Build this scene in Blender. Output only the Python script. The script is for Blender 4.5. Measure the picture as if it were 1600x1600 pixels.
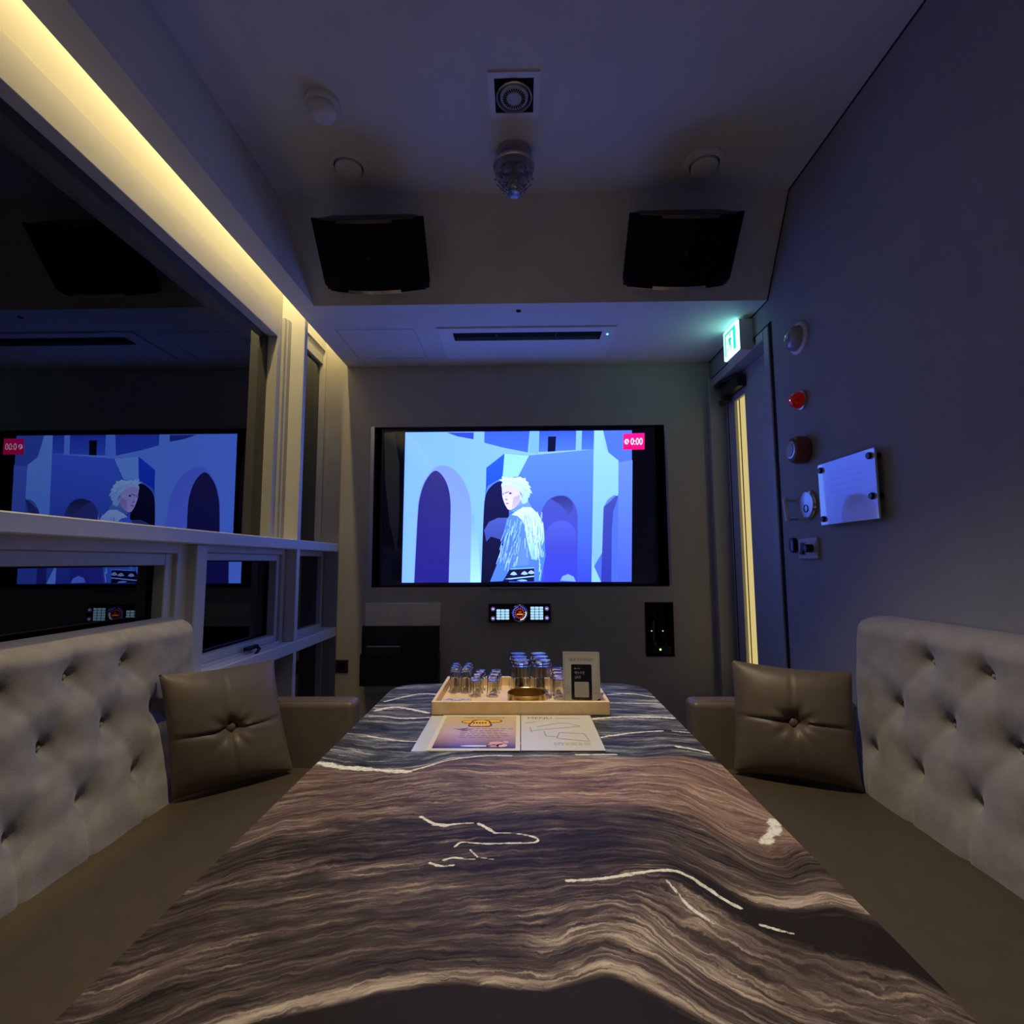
import bpy, bmesh, math, random
import numpy as np
from mathutils import Vector, Matrix

scene = bpy.context.scene
for o in list(bpy.data.objects):
    bpy.data.objects.remove(o, do_unlink=True)
C = scene.collection
random.seed(7)
PI = math.pi

# ---------------------------------------------------------------- camera, world, exposure
cam_data = bpy.data.cameras.new('camera')
cam = bpy.data.objects.new('camera', cam_data)
C.objects.link(cam)
cam_data.sensor_width = 36.0
cam_data.lens = 18.0
cam_data.clip_start = 0.02
right, up, fwd = Vector((0.99984, 0.01741, -0.00441)), Vector((0.00608, -0.09703, 0.99526)), Vector((-0.01690, 0.99513, 0.09712))
rot = Matrix((right, up, -fwd)).transposed()
cam.matrix_world = Matrix.Translation((0, 0, 1.04)) @ rot.to_4x4()
scene.camera = cam

world = bpy.data.worlds.new('night')
scene.world = world
world.use_nodes = True
world.node_tree.nodes['Background'].inputs[0].default_value = (0.0, 0.0, 0.0, 1)

vs = scene.view_settings
vs.view_transform = 'Standard'
vs.look = 'None'
vs.gamma = 1.0
vs.use_curve_mapping = False
vs.exposure = 1.0

TV_GAIN = 1.0         # brightness of the television picture
COVE_W = 5.8           # warm strip in the window cove
SPOT_W = 48.0          # lit downlight over the table
CORRIDOR = 0.42         # lit corridor behind the door pane

# ---------------------------------------------------------------- helpers
def lin(c):
    return tuple(((v / 255.0) / 12.92 if v / 255.0 <= 0.04045 else ((v / 255.0 + 0.055) / 1.055) ** 2.4) for v in c)


def nodes_of(name):
    m = bpy.data.materials.new(name)
    m.use_nodes = True
    nt = m.node_tree
    b = nt.nodes['Principled BSDF']
    return m, nt, b


def pmat(name, col, rough=0.6, metal=0.0, spec=0.5, noise=0.0, scale=40.0, bump=0.0, bscale=300.0, sheen=0.0, coat=0.0, ior=1.5):
    m, nt, b = nodes_of(name)
    b.inputs['Base Color'].default_value = (*col, 1)
    b.inputs['Roughness'].default_value = rough
    b.inputs['Metallic'].default_value = metal
    b.inputs['Specular IOR Level'].default_value = spec
    if sheen:
        b.inputs['Sheen Weight'].default_value = sheen
    if coat:
        b.inputs['Coat Weight'].default_value = coat
        b.inputs['Coat IOR'].default_value = ior
    tc = nt.nodes.new('ShaderNodeTexCoord')
    if noise:
        n = nt.nodes.new('ShaderNodeTexNoise')
        n.inputs['Scale'].default_value = scale
        n.inputs['Detail'].default_value = 4
        nt.links.new(tc.outputs['Object'], n.inputs['Vector'])
        r = nt.nodes.new('ShaderNodeValToRGB')
        r.color_ramp.elements[0].position = 0.3
        r.color_ramp.elements[1].position = 0.7
        r.color_ramp.elements[0].color = (*[v * (1 - noise) for v in col], 1)
        r.color_ramp.elements[1].color = (*[min(1, v * (1 + noise)) for v in col], 1)
        nt.links.new(n.outputs['Fac'], r.inputs['Fac'])
        nt.links.new(r.outputs['Color'], b.inputs['Base Color'])
    if bump:
        n2 = nt.nodes.new('ShaderNodeTexNoise')
        n2.inputs['Scale'].default_value = bscale
        n2.inputs['Detail'].default_value = 3
        nt.links.new(tc.outputs['Object'], n2.inputs['Vector'])
        bp = nt.nodes.new('ShaderNodeBump')
        bp.inputs['Strength'].default_value = bump
        bp.inputs['Distance'].default_value = 0.002
        nt.links.new(n2.outputs['Fac'], bp.inputs['Height'])
        nt.links.new(bp.outputs['Normal'], b.inputs['Normal'])
    return m


def emat(name, col, strength=1.0, base=(0.02, 0.02, 0.02), rough=0.3):
    m, nt, b = nodes_of(name)
    b.inputs['Base Color'].default_value = (*base, 1)
    b.inputs['Roughness'].default_value = rough
    b.inputs['Emission Color'].default_value = (*col, 1)
    b.inputs['Emission Strength'].default_value = strength
    return m


def attr_mat(name, emission=0.0, rough=0.5, spec=0.4, base=(0.01, 0.01, 0.012)):
    """Printed or glowing surface whose colour comes from its own mesh colour attribute."""
    m, nt, b = nodes_of(name)
    a = nt.nodes.new('ShaderNodeAttribute')
    a.attribute_name = 'Col'
    b.inputs['Roughness'].default_value = rough
    b.inputs['Specular IOR Level'].default_value = spec
    if emission:
        b.inputs['Base Color'].default_value = (*base, 1)
        nt.links.new(a.outputs['Color'], b.inputs['Emission Color'])
        b.inputs['Emission Strength'].default_value = emission
    else:
        nt.links.new(a.outputs['Color'], b.inputs['Base Color'])
    return m


class MB:
    """Collects shapes in world space and links them as one mesh object."""
    def __init__(self):
        self.v, self.f, self.c, self.m, self.xf = [], [], [], [], None

    def add(self, verts, faces, col=None, mi=0):
        o = len(self.v)
        if self.xf is not None:
            verts = [self.xf @ Vector(p) for p in verts]
        self.v += [tuple(p) for p in verts]
        for k, f in enumerate(faces):
            self.f.append([i + o for i in f])
            self.c.append(col[k] if isinstance(col, list) else col)
            self.m.append(mi)
        return self

    def bm(self, bm, col=None, mi=0):
        bm.verts.ensure_lookup_table()
        for i, v in enumerate(bm.verts):
            v.index = i
        self.add([v.co.copy() for v in bm.verts], [[v.index for v in f.verts] for f in bm.faces], col, mi)
        bm.free()
        return self

    def box(self, x0, x1, y0, y1, z0, z1, r=0.0, seg=2, col=None, mi=0):
        bm = bmesh.new()
        bmesh.ops.create_cube(bm, size=1.0)
        for v in bm.verts:
            v.co = Vector(((x0 + x1) / 2 + v.co.x * (x1 - x0), (y0 + y1) / 2 + v.co.y * (y1 - y0), (z0 + z1) / 2 + v.co.z * (z1 - z0)))
        if r > 0:
            bmesh.ops.bevel(bm, geom=list(bm.edges), offset=r, segments=seg, profile=0.5, affect='EDGES')
        return self.bm(bm, col, mi)

    def lathe(self, prof, origin=(0, 0, 0), axis='z', seg=32, col=None, mi=0, cap=True):
        """prof: list of (radius, height) turned about AXIS through ORIGIN."""
        vs_, fs = [], []
        ox, oy, oz = origin
        for r, h in prof:
            for k in range(seg):
                a = 2 * PI * k / seg
                p = (r * math.cos(a), r * math.sin(a), h)
                if axis == 'z':
                    q = p
                elif axis == '-z':
                    q = (p[0], -p[1], -p[2])
                elif axis == 'y':
                    q = (p[0], p[2], -p[1])
                elif axis == '-y':
                    q = (p[0], -p[2], p[1])
                elif axis == '-x':
                    q = (-p[2], p[0], -p[1])
                else:
                    q = (p[2], p[0], p[1])
                vs_.append((ox + q[0], oy + q[1], oz + q[2]))
        n = len(prof)
        for i in range(n - 1):
            for k in range(seg):
                k2 = (k + 1) % seg
                fs.append([i * seg + k, i * seg + k2, (i + 1) * seg + k2, (i + 1) * seg + k])
        if cap:
            if prof[0][0] > 1e-6:
                fs.append([k for k in range(seg)][::-1])
            if prof[-1][0] > 1e-6:
                fs.append([(n - 1) * seg + k for k in range(seg)])
        return self.add(vs_, fs, col, mi)

    def tube(self, pts, r, seg=10, col=None, mi=0):
        pts = [Vector(p) for p in pts]
        vs_, fs = [], []
        for i, p in enumerate(pts):
            d = (pts[min(i + 1, len(pts) - 1)] - pts[max(i - 1, 0)]).normalized()
            a = d.cross(Vector((0, 0, 1)))
            if a.length < 0.1:
                a = d.cross(Vector((0, 1, 0)))
            a.normalize()
            b = d.cross(a)
            rr = r[i] if isinstance(r, (list, tuple)) else r
            for k in range(seg):
                t = 2 * PI * k / seg
                vs_.append(p + a * rr * math.cos(t) + b * rr * math.sin(t))
        for i in range(len(pts) - 1):
            for k in range(seg):
                k2 = (k + 1) % seg
                fs.append([i * seg + k, (i + 1) * seg + k, (i + 1) * seg + k2, i * seg + k2])
        fs.append(list(range(seg)))
        fs.append([(len(pts) - 1) * seg + k for k in range(seg)][::-1])
        return self.add(vs_, fs, col, mi)

    def prism(self, poly, h0, h1, fn, col=None, mi=0):
        """poly in 2D, extruded between heights h0 and h1; fn(u, v, h) gives the point."""
        n = len(poly)
        vs_ = [fn(u, v, h0) for u, v in poly] + [fn(u, v, h1) for u, v in poly]
        fs = [[i, (i + 1) % n, n + (i + 1) % n, n + i] for i in range(n)]
        fs.append(list(range(n))[::-1])
        fs.append([n + i for i in range(n)])
        return self.add(vs_, fs, col, mi)

    def poly(self, pts, col=None, mi=0):
        return self.add(pts, [list(range(len(pts)))], col, mi)

    def build(self, name, mat, parent=None, smooth=None, kind=None, recalc=True):
        root = parent
        while root is not None and root.parent is not None:
            root = root.parent
        off = Vector(root.location) if root is not None else Vector((0, 0, 0))
        me = bpy.data.meshes.new(name)
        me.from_pydata([tuple(Vector(p) - off) for p in self.v], [], self.f)
        mats = mat if isinstance(mat, (list, tuple)) else [mat]
        for q in mats:
            me.materials.append(q)
        if len(mats) > 1:
            me.polygons.foreach_set('material_index', self.m)
        if any(c is not None for c in self.c):
            at = me.color_attributes.new('Col', 'FLOAT_COLOR', 'CORNER')
            buf = []
            for p, c in zip(me.polygons, self.c):
                if c and isinstance(c[0], (tuple, list)):
                    for k in range(p.loop_total):
                        buf += [*c[k], 1.0]
                else:
                    buf += [*(c or (0.5, 0.5, 0.5)), 1.0] * p.loop_total
            at.data.foreach_set('color', buf)
        if recalc:
            b2 = bmesh.new()
            b2.from_mesh(me)
            bmesh.ops.recalc_face_normals(b2, faces=list(b2.faces))
            b2.to_mesh(me)
            b2.free()
        if smooth is not None:
            me.polygons.foreach_set('use_smooth', [True] * len(me.polygons))
            me.set_sharp_from_angle(angle=math.radians(smooth))
        o = bpy.data.objects.new(name, me)
        C.objects.link(o)
        if parent is not None:
            o.parent = parent
        if kind:
            o['kind'] = kind
        return o


def thing(name, label, cat, loc, group=None, kind=None):
    o = bpy.data.objects.new(name, None)
    o.empty_display_size = 0.05
    C.objects.link(o)
    o.location = loc
    if kind:
        o['kind'] = kind
    else:
        o['label'] = label
        o['category'] = cat
    if group:
        o['group'] = group
    return o


def tag(o, label, cat, group=None):
    o['label'] = label
    o['category'] = cat
    if group:
        o['group'] = group
    return o


def dup(root, loc, label=None):
    r = root.copy()
    C.objects.link(r)
    r.location = loc
    if label:
        r['label'] = label
    for ch in list(root.children):
        c = ch.copy()
        C.objects.link(c)
        c.parent = r
        for g in list(ch.children):
            d = g.copy()
            C.objects.link(d)
            d.parent = c
    return r


def holed(cuts_a, cuts_b, holes):
    """Grid cells (a0, a1, b0, b1) that lie in none of the HOLES."""
    A = sorted(set(cuts_a + [h[0] for h in holes] + [h[1] for h in holes]))
    B = sorted(set(cuts_b + [h[2] for h in holes] + [h[3] for h in holes]))
    out = []
    for a0, a1 in zip(A, A[1:]):
        for b0, b1 in zip(B, B[1:]):
            am, bm_ = (a0 + a1) / 2, (b0 + b1) / 2
            if not any(h[0] < am < h[1] and h[2] < bm_ < h[3] for h in holes):
                out.append((a0, a1, b0, b1))
    return out


def text_verts(s, size, align='CENTER'):
    """Outline of the text S as flat 2D triangles (vertices, faces)."""
    cu = bpy.data.curves.new('lettering', 'FONT')
    cu.body = s
    cu.size = size
    cu.align_x = align
    cu.align_y = 'CENTER'
    cu.resolution_u = 3
    o = bpy.data.objects.new('lettering', cu)
    C.objects.link(o)
    dg = bpy.context.evaluated_depsgraph_get()
    me = bpy.data.meshes.new_from_object(o.evaluated_get(dg))
    vs_ = [v.co.copy() for v in me.vertices]
    fs = [list(p.vertices) for p in me.polygons]
    bpy.data.objects.remove(o, do_unlink=True)
    bpy.data.curves.remove(cu)
    bpy.data.meshes.remove(me)
    return vs_, fs


def add_text(mb, s, size, fn, col, align='CENTER', sx=1.0):
    vs_, fs = text_verts(s, size, align)
    mb.add([fn(v.x * sx, v.y) for v in vs_], fs, col)


def circle(cx, cy, r, n=24, ry=None):
    ry = ry or r
    return [(cx + r * math.cos(2 * PI * k / n), cy + ry * math.sin(2 * PI * k / n)) for k in range(n)]


# ---------------------------------------------------------------- materials
M = {}
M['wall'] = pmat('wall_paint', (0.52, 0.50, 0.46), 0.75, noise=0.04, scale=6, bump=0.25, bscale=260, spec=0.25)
M['wall_darkened'] = pmat('darkened_wall_paint', (0.37, 0.37, 0.37), 0.75, noise=0.04, scale=6, bump=0.25, bscale=260, spec=0.25)  # same wall paint, darkened so the right wall reads less lit
M['ceiling'] = pmat('ceiling_paint', (0.76, 0.76, 0.75), 0.8, noise=0.03, scale=5, bump=0.15, bscale=200, spec=0.2)
M['floor'] = pmat('floor_vinyl', (0.08, 0.065, 0.05), 0.5, noise=0.15, scale=8)
M['frame'] = pmat('window_frame_paint', (0.60, 0.60, 0.59), 0.45, noise=0.03, scale=12)
M['post'] = pmat('lightened_frame_paint', (0.84, 0.83, 0.81), 0.45, noise=0.02, scale=12)  # frame paint lightened in place of stronger light on the post and rails
M['cove_panel'] = pmat('darkened_panel_paint', (0.44, 0.43, 0.41), 0.6, noise=0.03, scale=8)  # frame paint darkened so the cove light does not burn out the panel
M['door'] = pmat('door_paint', (0.44, 0.44, 0.44), 0.5, noise=0.03, scale=10)
M['black'] = pmat('black_plastic', (0.012, 0.012, 0.013), 0.35)
M['matt_black'] = pmat('matt_black', (0.008, 0.008, 0.009), 0.8, spec=0.2)
M['grille'] = pmat('speaker_grille', (0.006, 0.006, 0.007), 0.75, spec=0.15, noise=0.3, scale=400)
M['silver'] = pmat('satin_metal', (0.55, 0.55, 0.56), 0.35, metal=0.9)
M['dark_metal'] = pmat('dark_metal', (0.16, 0.15, 0.14), 0.4, metal=0.8)
M['chrome'] = pmat('chrome', (0.75, 0.75, 0.77), 0.12, metal=1.0)
M['white'] = pmat('white_plastic', (0.82, 0.82, 0.82), 0.45)
M['offwhite'] = pmat('offwhite_plastic', (0.50, 0.50, 0.49), 0.5)
M['switch'] = pmat('switch_plastic', (0.55, 0.55, 0.56), 0.4)
M['rack_black'] = pmat('rack_black', (0.018, 0.017, 0.016), 0.55, noise=0.1, scale=20)
M['plate'] = pmat('beige_board', (0.88, 0.85, 0.76), 0.6, noise=0.05, scale=20)
M['suede'] = pmat('suede_fabric', (0.345, 0.322, 0.308), 0.9, noise=0.10, scale=30, bump=0.35, bscale=420, spec=0.15, sheen=0.25)
M['leather'] = pmat('brown_leather', (0.082, 0.062, 0.040), 0.5, noise=0.08, scale=25, bump=0.25, bscale=600, spec=0.35)
M['cushion'] = pmat('cushion_leather', (0.14, 0.107, 0.081), 0.42, noise=0.08, scale=25, bump=0.2, bscale=600, spec=0.4)
M['wood'] = pmat('pale_wood', (0.84, 0.60, 0.33), 0.45, noise=0.10, scale=30)
M['brass'] = pmat('brass', (0.62, 0.43, 0.17), 0.28, metal=1.0)
M['red_brown'] = pmat('red_brown_plastic', (0.24, 0.060, 0.035), 0.4)
M['paper'] = attr_mat('printed_paper', 0, 0.35, 0.5)
M['glow'] = attr_mat('backlit_print', 0.5, 0.2, 0.4)
M['book'] = pmat('book_cover', (0.035, 0.028, 0.028), 0.5)
M['book_edge'] = pmat('book_pages', (0.45, 0.38, 0.32), 0.7)
M['packet'] = attr_mat('packet_print', 0, 0.3, 0.5)


def window_glass():
    m, nt, b = nodes_of('window_glass')
    nt.nodes.remove(b)
    out = nt.nodes['Material Output']
    tr = nt.nodes.new('ShaderNodeBsdfTransparent')
    tr.inputs['Color'].default_value = (0.35, 0.38, 0.40, 1)
    gl = nt.nodes.new('ShaderNodeBsdfGlossy')
    gl.inputs['Roughness'].default_value = 0.004
    gl.inputs['Color'].default_value = (0.92, 0.95, 1.0, 1)
    fr = nt.nodes.new('ShaderNodeFresnel')
    fr.inputs['IOR'].default_value = 1.9
    mx = nt.nodes.new('ShaderNodeMixShader')
    nt.links.new(fr.outputs[0], mx.inputs[0])
    nt.links.new(tr.outputs[0], mx.inputs[1])
    nt.links.new(gl.outputs[0], mx.inputs[2])
    nt.links.new(mx.outputs[0], out.inputs['Surface'])
    return m


def clear_glass(name, col=(1, 1, 1), rough=0.02, ior=1.48):
    m, nt, b = nodes_of(name)
    b.inputs['Base Color'].default_value = (*col, 1)
    b.inputs['Roughness'].default_value = rough
    b.inputs['IOR'].default_value = ior
    b.inputs['Transmission Weight'].default_value = 1.0
    return m


M['window_glass'] = window_glass()
M['glass'] = clear_glass('drinking_glass')
M['acrylic'] = clear_glass('clear_acrylic', (0.97, 0.98, 1.0), 0.05, 1.45)
M['board'] = pmat('frosted_white_board', (0.80, 0.82, 0.86), 0.10, spec=1.0, coat=1.0)
M['board'].node_tree.nodes['Principled BSDF'].inputs['Coat IOR'].default_value = 2.1

# ---------------------------------------------------------------- large structure
YB, YF = 2.70, -0.95          # back wall face, wall behind the photographer
XR, XG = 1.025, -1.088        # right wall face, window glass plane
ZC, ZS = 2.44, 2.11           # ceiling and lowered soffit

MB().box(-1.35, 1.30, YF - 0.1, 2.95, -0.10, 0.0).build('floor', M['floor'], kind='structure')
MB().box(-1.35, 1.30, YF - 0.1, 2.95, ZC, ZC + 0.10).build('ceiling', M['ceiling'], kind='structure')
MB().box(-1.35, 1.30, YF - 0.1, YF, 0.0, ZC).build('wall_front', M['wall'], kind='structure')

# back wall with the television recess and the microphone niche
TVH = (-0.800, 0.771, 0.910, 1.769)
NICHE = (0.640, 0.787, 0.553, 0.829)
w = MB()
for a0, a1, b0, b1 in holed([-1.35, 1.30], [0.0, ZC], [TVH, NICHE]):
    w.box(a0, a1, YB, YB + 0.10, b0, b1)
w.box(-1.35, 1.30, YB + 0.10, YB + 0.14, 0.0, ZC)
w.build('wall_back', M['wall'], kind='structure')

# right wall with the door opening
DOOR = (2.035, 2.70, 0.0, 2.002)
w = MB()
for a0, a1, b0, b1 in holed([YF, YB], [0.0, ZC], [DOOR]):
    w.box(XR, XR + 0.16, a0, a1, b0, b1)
w.build('wall_right', M['wall_darkened'], kind='structure')

# lowered soffit along the back with a leaning fascia, and the strip over the window
def extrude_x(poly, x0, x1):
    return MB().prism(poly, x0, x1, lambda u, v, h: (h, u, v))
extrude_x([(2.035, ZS), (2.035, ZS + 0.002), (1.828, ZC), (2.70, ZC), (2.70, ZS)], -0.945, XR).build('ceiling_back', M['ceiling'], kind='structure')
MB().prism([(-0.945, ZS), (-0.86, ZS), (-0.918, ZC), (-0.945, ZC)], YF, 2.035, lambda u, v, h: (u, h, v)).build('ceiling_left', M['ceiling'], kind='structure')
# thin dark sealant line where the right wall meets the ceiling and the soffit
t = MB().tube([(XR - 0.001, YF, ZC - 0.001), (XR - 0.001, 1.828, ZC - 0.001), (XR - 0.001, 2.035, ZS), (XR - 0.001, 2.70, ZS - 0.001)], 0.0035, 6)
t.build('trim_1', pmat('dark_sealant', (0.03, 0.03, 0.035), 0.8), kind='structure')

# left wall: panel in the cove above the window head, closed shell outside it
MB().box(-1.30, -1.070, YF, YB, 2.115, ZC).build('wall_left', M['cove_panel'], kind='structure')

def window(name, y0, y1, z0, z1, xf, fw, sash=0.0, head=None, xg=None, foot=None):
    """Fixed light: frame bars round the opening, an inner bead and one pane."""
    xg = XG if xg is None else xg
    head = fw if head is None else head
    foot = fw if foot is None else foot
    root = thing(name, '', '', (xg, (y0 + y1) / 2, z0), kind='structure')
    f = MB()
    f.box(xg - 0.03, xf, y0, y0 + fw, z0, z1, 0.002, 1)
    f.box(xg - 0.03, xf, y1 - fw, y1, z0, z1, 0.002, 1)
    f.box(xg - 0.03, xf, y0 + fw, y1 - fw, z0, z0 + foot, 0.002, 1)
    f.box(xg - 0.03, xf, y0 + fw, y1 - fw, z1 - head, z1, 0.002, 1)
    f.build('window_frame', M['frame'], root, kind='structure')
    a, b, c, d = y0 + fw, y1 - fw, z0 + foot, z1 - head
    if sash:
        s = MB()
        xs = xf - 0.012
        s.box(xg - 0.02, xs, a, a + sash, c, d, 0.002, 1)
        s.box(xg - 0.02, xs, b - sash, b, c, d, 0.002, 1)
        s.box(xg - 0.02, xs, a + sash, b - sash, c, c + sash, 0.002, 1)
        s.box(xg - 0.02, xs, a + sash, b - sash, d - sash, d, 0.002, 1)
        s.build('window_sash', M['frame'], root, kind='structure')
        a, b, c, d = a + sash, b - sash, c + sash, d - sash
        # dark rubber gasket between sash and pane
        g = MB()
        for q in ((a, a + 0.004, c, d), (b - 0.004, b, c, d), (a, b, c, c + 0.004), (a, b, d - 0.004, d)):
            g.box(xg - 0.002, xg + 0.008, *q)
        g.build('window_gasket', M['matt_black'], root, kind='structure')
    MB().poly([(xg, a - 0.005, c - 0.005), (xg, b + 0.005, c - 0.005), (xg, b + 0.005, d + 0.005), (xg, a - 0.005, d + 0.005)]).build('pane', M['window_glass'], root, kind='structure', recalc=False)
    return root

# the great fixed window, the lower lights, the narrow lights by the back wall
w1 = window('window_1', -0.80, 2.200, 1.135, 2.118, -1.046, 0.085, head=0.101, foot=0.008)
window('window_2', -0.30, 1.545, 0.690, 1.105, -1.010, 0.050, 0.034, 0.036, xg=-1.062)
w3 = window('window_3', 1.600, 2.190, 0.690, 1.105, -1.010, 0.028, 0.026, 0.030, xg=-1.062)
hd = MB()
hd.box(-1.010, -0.992, 1.880, 1.960, 0.722, 0.735, 0.003)
hd.tube([(-0.995, 1.945, 0.729), (-0.985, 1.95, 0.72), (-0.978, 1.90, 0.700)], 0.006, 8)
hd.build('window_handle', M['black'], w3, 40, kind='structure')
window('window_4', 2.225, 2.690, 1.130, 2.20, -1.058, 0.012)
window('window_5', 2.225, 2.690, 0.705, 1.105, -1.040, 0.022, head=0.032, xg=-1.062)
window('window_6', 1.30, 2.175, 0.10, 0.672, -1.030, 0.012, xg=-1.06)
window('window_7', 2.225, 2.690, 0.10, 0.672, -1.030, 0.012, xg=-1.06)
window('window_8', -0.80, -0.30, 0.690, 1.105, -1.010, 0.05, xg=-1.062)

r = MB()
r.box(-1.12, -0.965, YF, YB, 1.098, 1.140, 0.003, 1)
r.build('trim_2', M['post'], kind='structure')                 # transom rail
MB().box(-1.12, -0.965, YF, YB, 0.660, 0.708, 0.003, 1).build('trim_3', M['post'], kind='structure')   # sill rail
p = MB()
p.box(-1.12, -0.965, 2.197, 2.228, 0.0, 0.660, 0.002, 1)
p.box(-1.12, -0.965, 2.197, 2.228, 0.708, 1.098, 0.002, 1)
p.box(-1.12, -0.965, 2.197, 2.228, 1.140, 2.40, 0.002, 1)
p.build('trim_4', M['post'], kind='structure')                 # tall post
MB().box(-1.10, -0.985, 1.545, 1.600, 0.708, 1.098, 0.003, 1).build('trim_5', M['frame'], kind='structure')   # mullion
MB().box(-1.30, -1.06, YF, 1.30, 0.0, 0.66).build('wall_left_low', M['wall'], kind='structure')
# stepped jamb at the end of the great window
j = MB()
j.box(-1.12, -1.034, 2.150, 2.197, 1.140, 2.118, 0.001, 1)
j.box(-1.12, -1.026, 2.168, 2.197, 1.140, 2.118, 0.001, 1)
j.build('trim_6', M['frame'], kind='structure')
# slim trims beside the television recess
t = MB()
t.box(-0.806, -0.786, YB - 0.004, YB + 0.04, 0.908, 1.772, 0.001, 1)
t.box(0.771, 0.783, YB - 0.004, YB + 0.006, 0.92, 1.73, 0.001, 1)
t.build('trim_7', M['silver'], kind='structure')
r_ = MB()
for q in ((-0.786, -0.776, 0.910, 1.769), (0.766, 0.771, 0.910, 1.769), (-0.786, 0.771, 1.764, 1.769), (-0.786, 0.771, 0.910, 0.914)):
    r_.box(q[0], q[1], YB + 0.002, YB + 0.10, q[2], q[3])
r_.box(-0.786, 0.771, YB + 0.098, YB + 0.101, 0.910, 1.769)
r_.build('trim_8', M['matt_black'], kind='structure')

# ---------------------------------------------------------------- door in the right wall
d = thing('door_1', '', '', (1.06, 2.36, 0.0), kind='structure')
f = MB()
f.box(XR - 0.008, 1.10, 2.035, 2.078, 0.0, 2.002, 0.003, 1)
f.box(XR - 0.008, 1.10, 2.078, 2.655, 1.960, 2.002, 0.003, 1)
f.box(XR - 0.022, 1.10, 2.655, 2.699, 0.0, 2.002, 0.003, 1)
f.build('door_frame', M['door'], d, kind='structure')
g = MB()
g.box(XR - 0.002, XR + 0.02, 2.018, 2.035, 0.0, 2.012)
g.box(XR - 0.002, XR + 0.02, 2.018, 2.699, 2.002, 2.012)
g.build('shadow_gap', M['matt_black'], d, kind='structure')  # solid black strip painting the shade in the gap round the frame
lf = MB()
for a0, a1, b0, b1 in holed([2.080, 2.653], [0.005, 1.958], [(2.425, 2.545, 0.42, 1.845)]):
    lf.box(1.085, 1.125, a0, a1, b0, b1)
lf.build('door_leaf', M['door'], d, kind='structure')
gp = MB()
gp.box(1.083, 1.087, 2.622, 2.627, 0.005, 1.958)
gp.box(1.096, 1.0985, 2.512, 2.518, 0.42, 1.845)
gp.build('door_bead', M['matt_black'], d, kind='structure')
MB().box(1.099, 1.103, 2.425, 2.545, 0.42, 1.845).build('pane', emat('corridor_lit_pane', lin((226, 203, 128)), CORRIDOR, (0.3, 0.27, 0.2)), d, kind='structure')
cl = MB()
cl.box(1.040, 1.085, 2.40, 2.60, 1.875, 1.935, 0.004)
cl.tube([(1.05, 2.44, 1.942), (1.035, 2.52, 1.945), (1.03, 2.60, 1.965)], 0.008, 8)
cl.box(1.02, 1.06, 2.57, 2.64, 1.945, 1.962, 0.003)
cl.box(1.035, 1.07, 2.56, 2.62, 1.845, 1.868, 0.003)
cl.build('door_closer', M['black'], d, 40, kind='structure')

# ---------------------------------------------------------------- lamps
# warm strip hidden behind the soffit edge over the window
led = thing('light_strip', 'warm glowing light strip hidden in the cove over the window', 'light strip', (-0.955, 0.9, 2.39))
MB().box(-0.975, -0.920, -0.75, 2.69, 2.426, 2.430).build('mounting_rail', M['silver'], led)
ld = bpy.data.lights.new('cove_glow', 'AREA')
ld.shape = 'RECTANGLE'
ld.size, ld.size_y = 3.44, 0.012
ld.color = lin((255, 228, 156))
ld.energy = COVE_W
lo = bpy.data.objects.new('cove_glow', ld)
C.objects.link(lo)
lo.parent = led
lo.matrix_local = Matrix.Translation((-0.012, 0.07, 0.0275)) @ Matrix(((0, -0.90, 0.436), (1, 0, 0), (0, 0.436, 0.90))).to_4x4()
MB().box(-0.973, -0.961, -0.75, 2.69, 2.420, 2.426).build('diffuser', emat('cove_diffuser', lin((255, 228, 156)), 2.0), led)

# downlight builder: the unlit one in view and the lit one over the table share it
def downlight(x, y, lit, label):
    r = thing('downlight', label, 'ceiling light', (x, y, ZC))
    f = MB()
    h, t = 0.076, 0.018
    for q in ((x - h, x + h, y - h, y - h + t), (x - h, x + h, y + h - t, y + h), (x - h, x - h + t, y - h + t, y + h - t), (x + h - t, x + h, y - h + t, y + h - t)):
        f.box(q[0], q[1], q[2], q[3], ZC - 0.005, ZC)
    f.build('frame', M['white'], r)
    MB().box(x - h + t, x + h - t, y - h + t, y + h - t, ZC - 0.002, ZC - 0.0005).build('recess', M['matt_black'], r)
    g = MB().lathe([(0.052, 0.0005), (0.054, 0.010), (0.050, 0.012), (0.047, 0.006), (0.047, 0.0005)], (x, y, ZC - 0.001), '-z', 40, cap=False)
    g.build('ring', M['silver'], r, 40)
    b = MB()
    b.lathe([(0.043, 0.001), (0.042, 0.009), (0.036, 0.012), (0.0, 0.012)], (x, y, ZC - 0.001), '-z', 40)
    b.lathe([(0.020, 0.012), (0.019, 0.0135), (0.0, 0.0135)], (x, y, ZC - 0.001), '-z', 24)
    lamp = b.build('lamp', emat('lit_lamp', lin((255, 226, 190)), 6.0) if lit else M['offwhite'], r, 40)
    n = MB()
    for k in range(28):
        a = 2 * PI * k / 28
        ca, sa = math.cos(a), math.sin(a)
        p = [(0.023, -0.0016), (0.034, -0.0022), (0.034, 0.0022), (0.023, 0.0016)]
        n.poly([(x + u * ca - v * sa, y + u * sa + v * ca, ZC - 0.0145) for u, v in p])
    if not lit:
        n.build('cooling_slots', M['matt_black'], r)
    else:
        sp = bpy.data.lights.new('downlight_beam', 'SPOT')
        sp.energy = SPOT_W
        sp.color = lin((255, 239, 206))
        sp.spot_size = math.radians(84)
        sp.spot_blend = 1.0
        sp.shadow_soft_size = 0.035
        so = bpy.data.objects.new('downlight_beam', sp)
        C.objects.link(so)
        so.parent = r
        so.location = (0, 0, -0.03)
    return r


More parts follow.
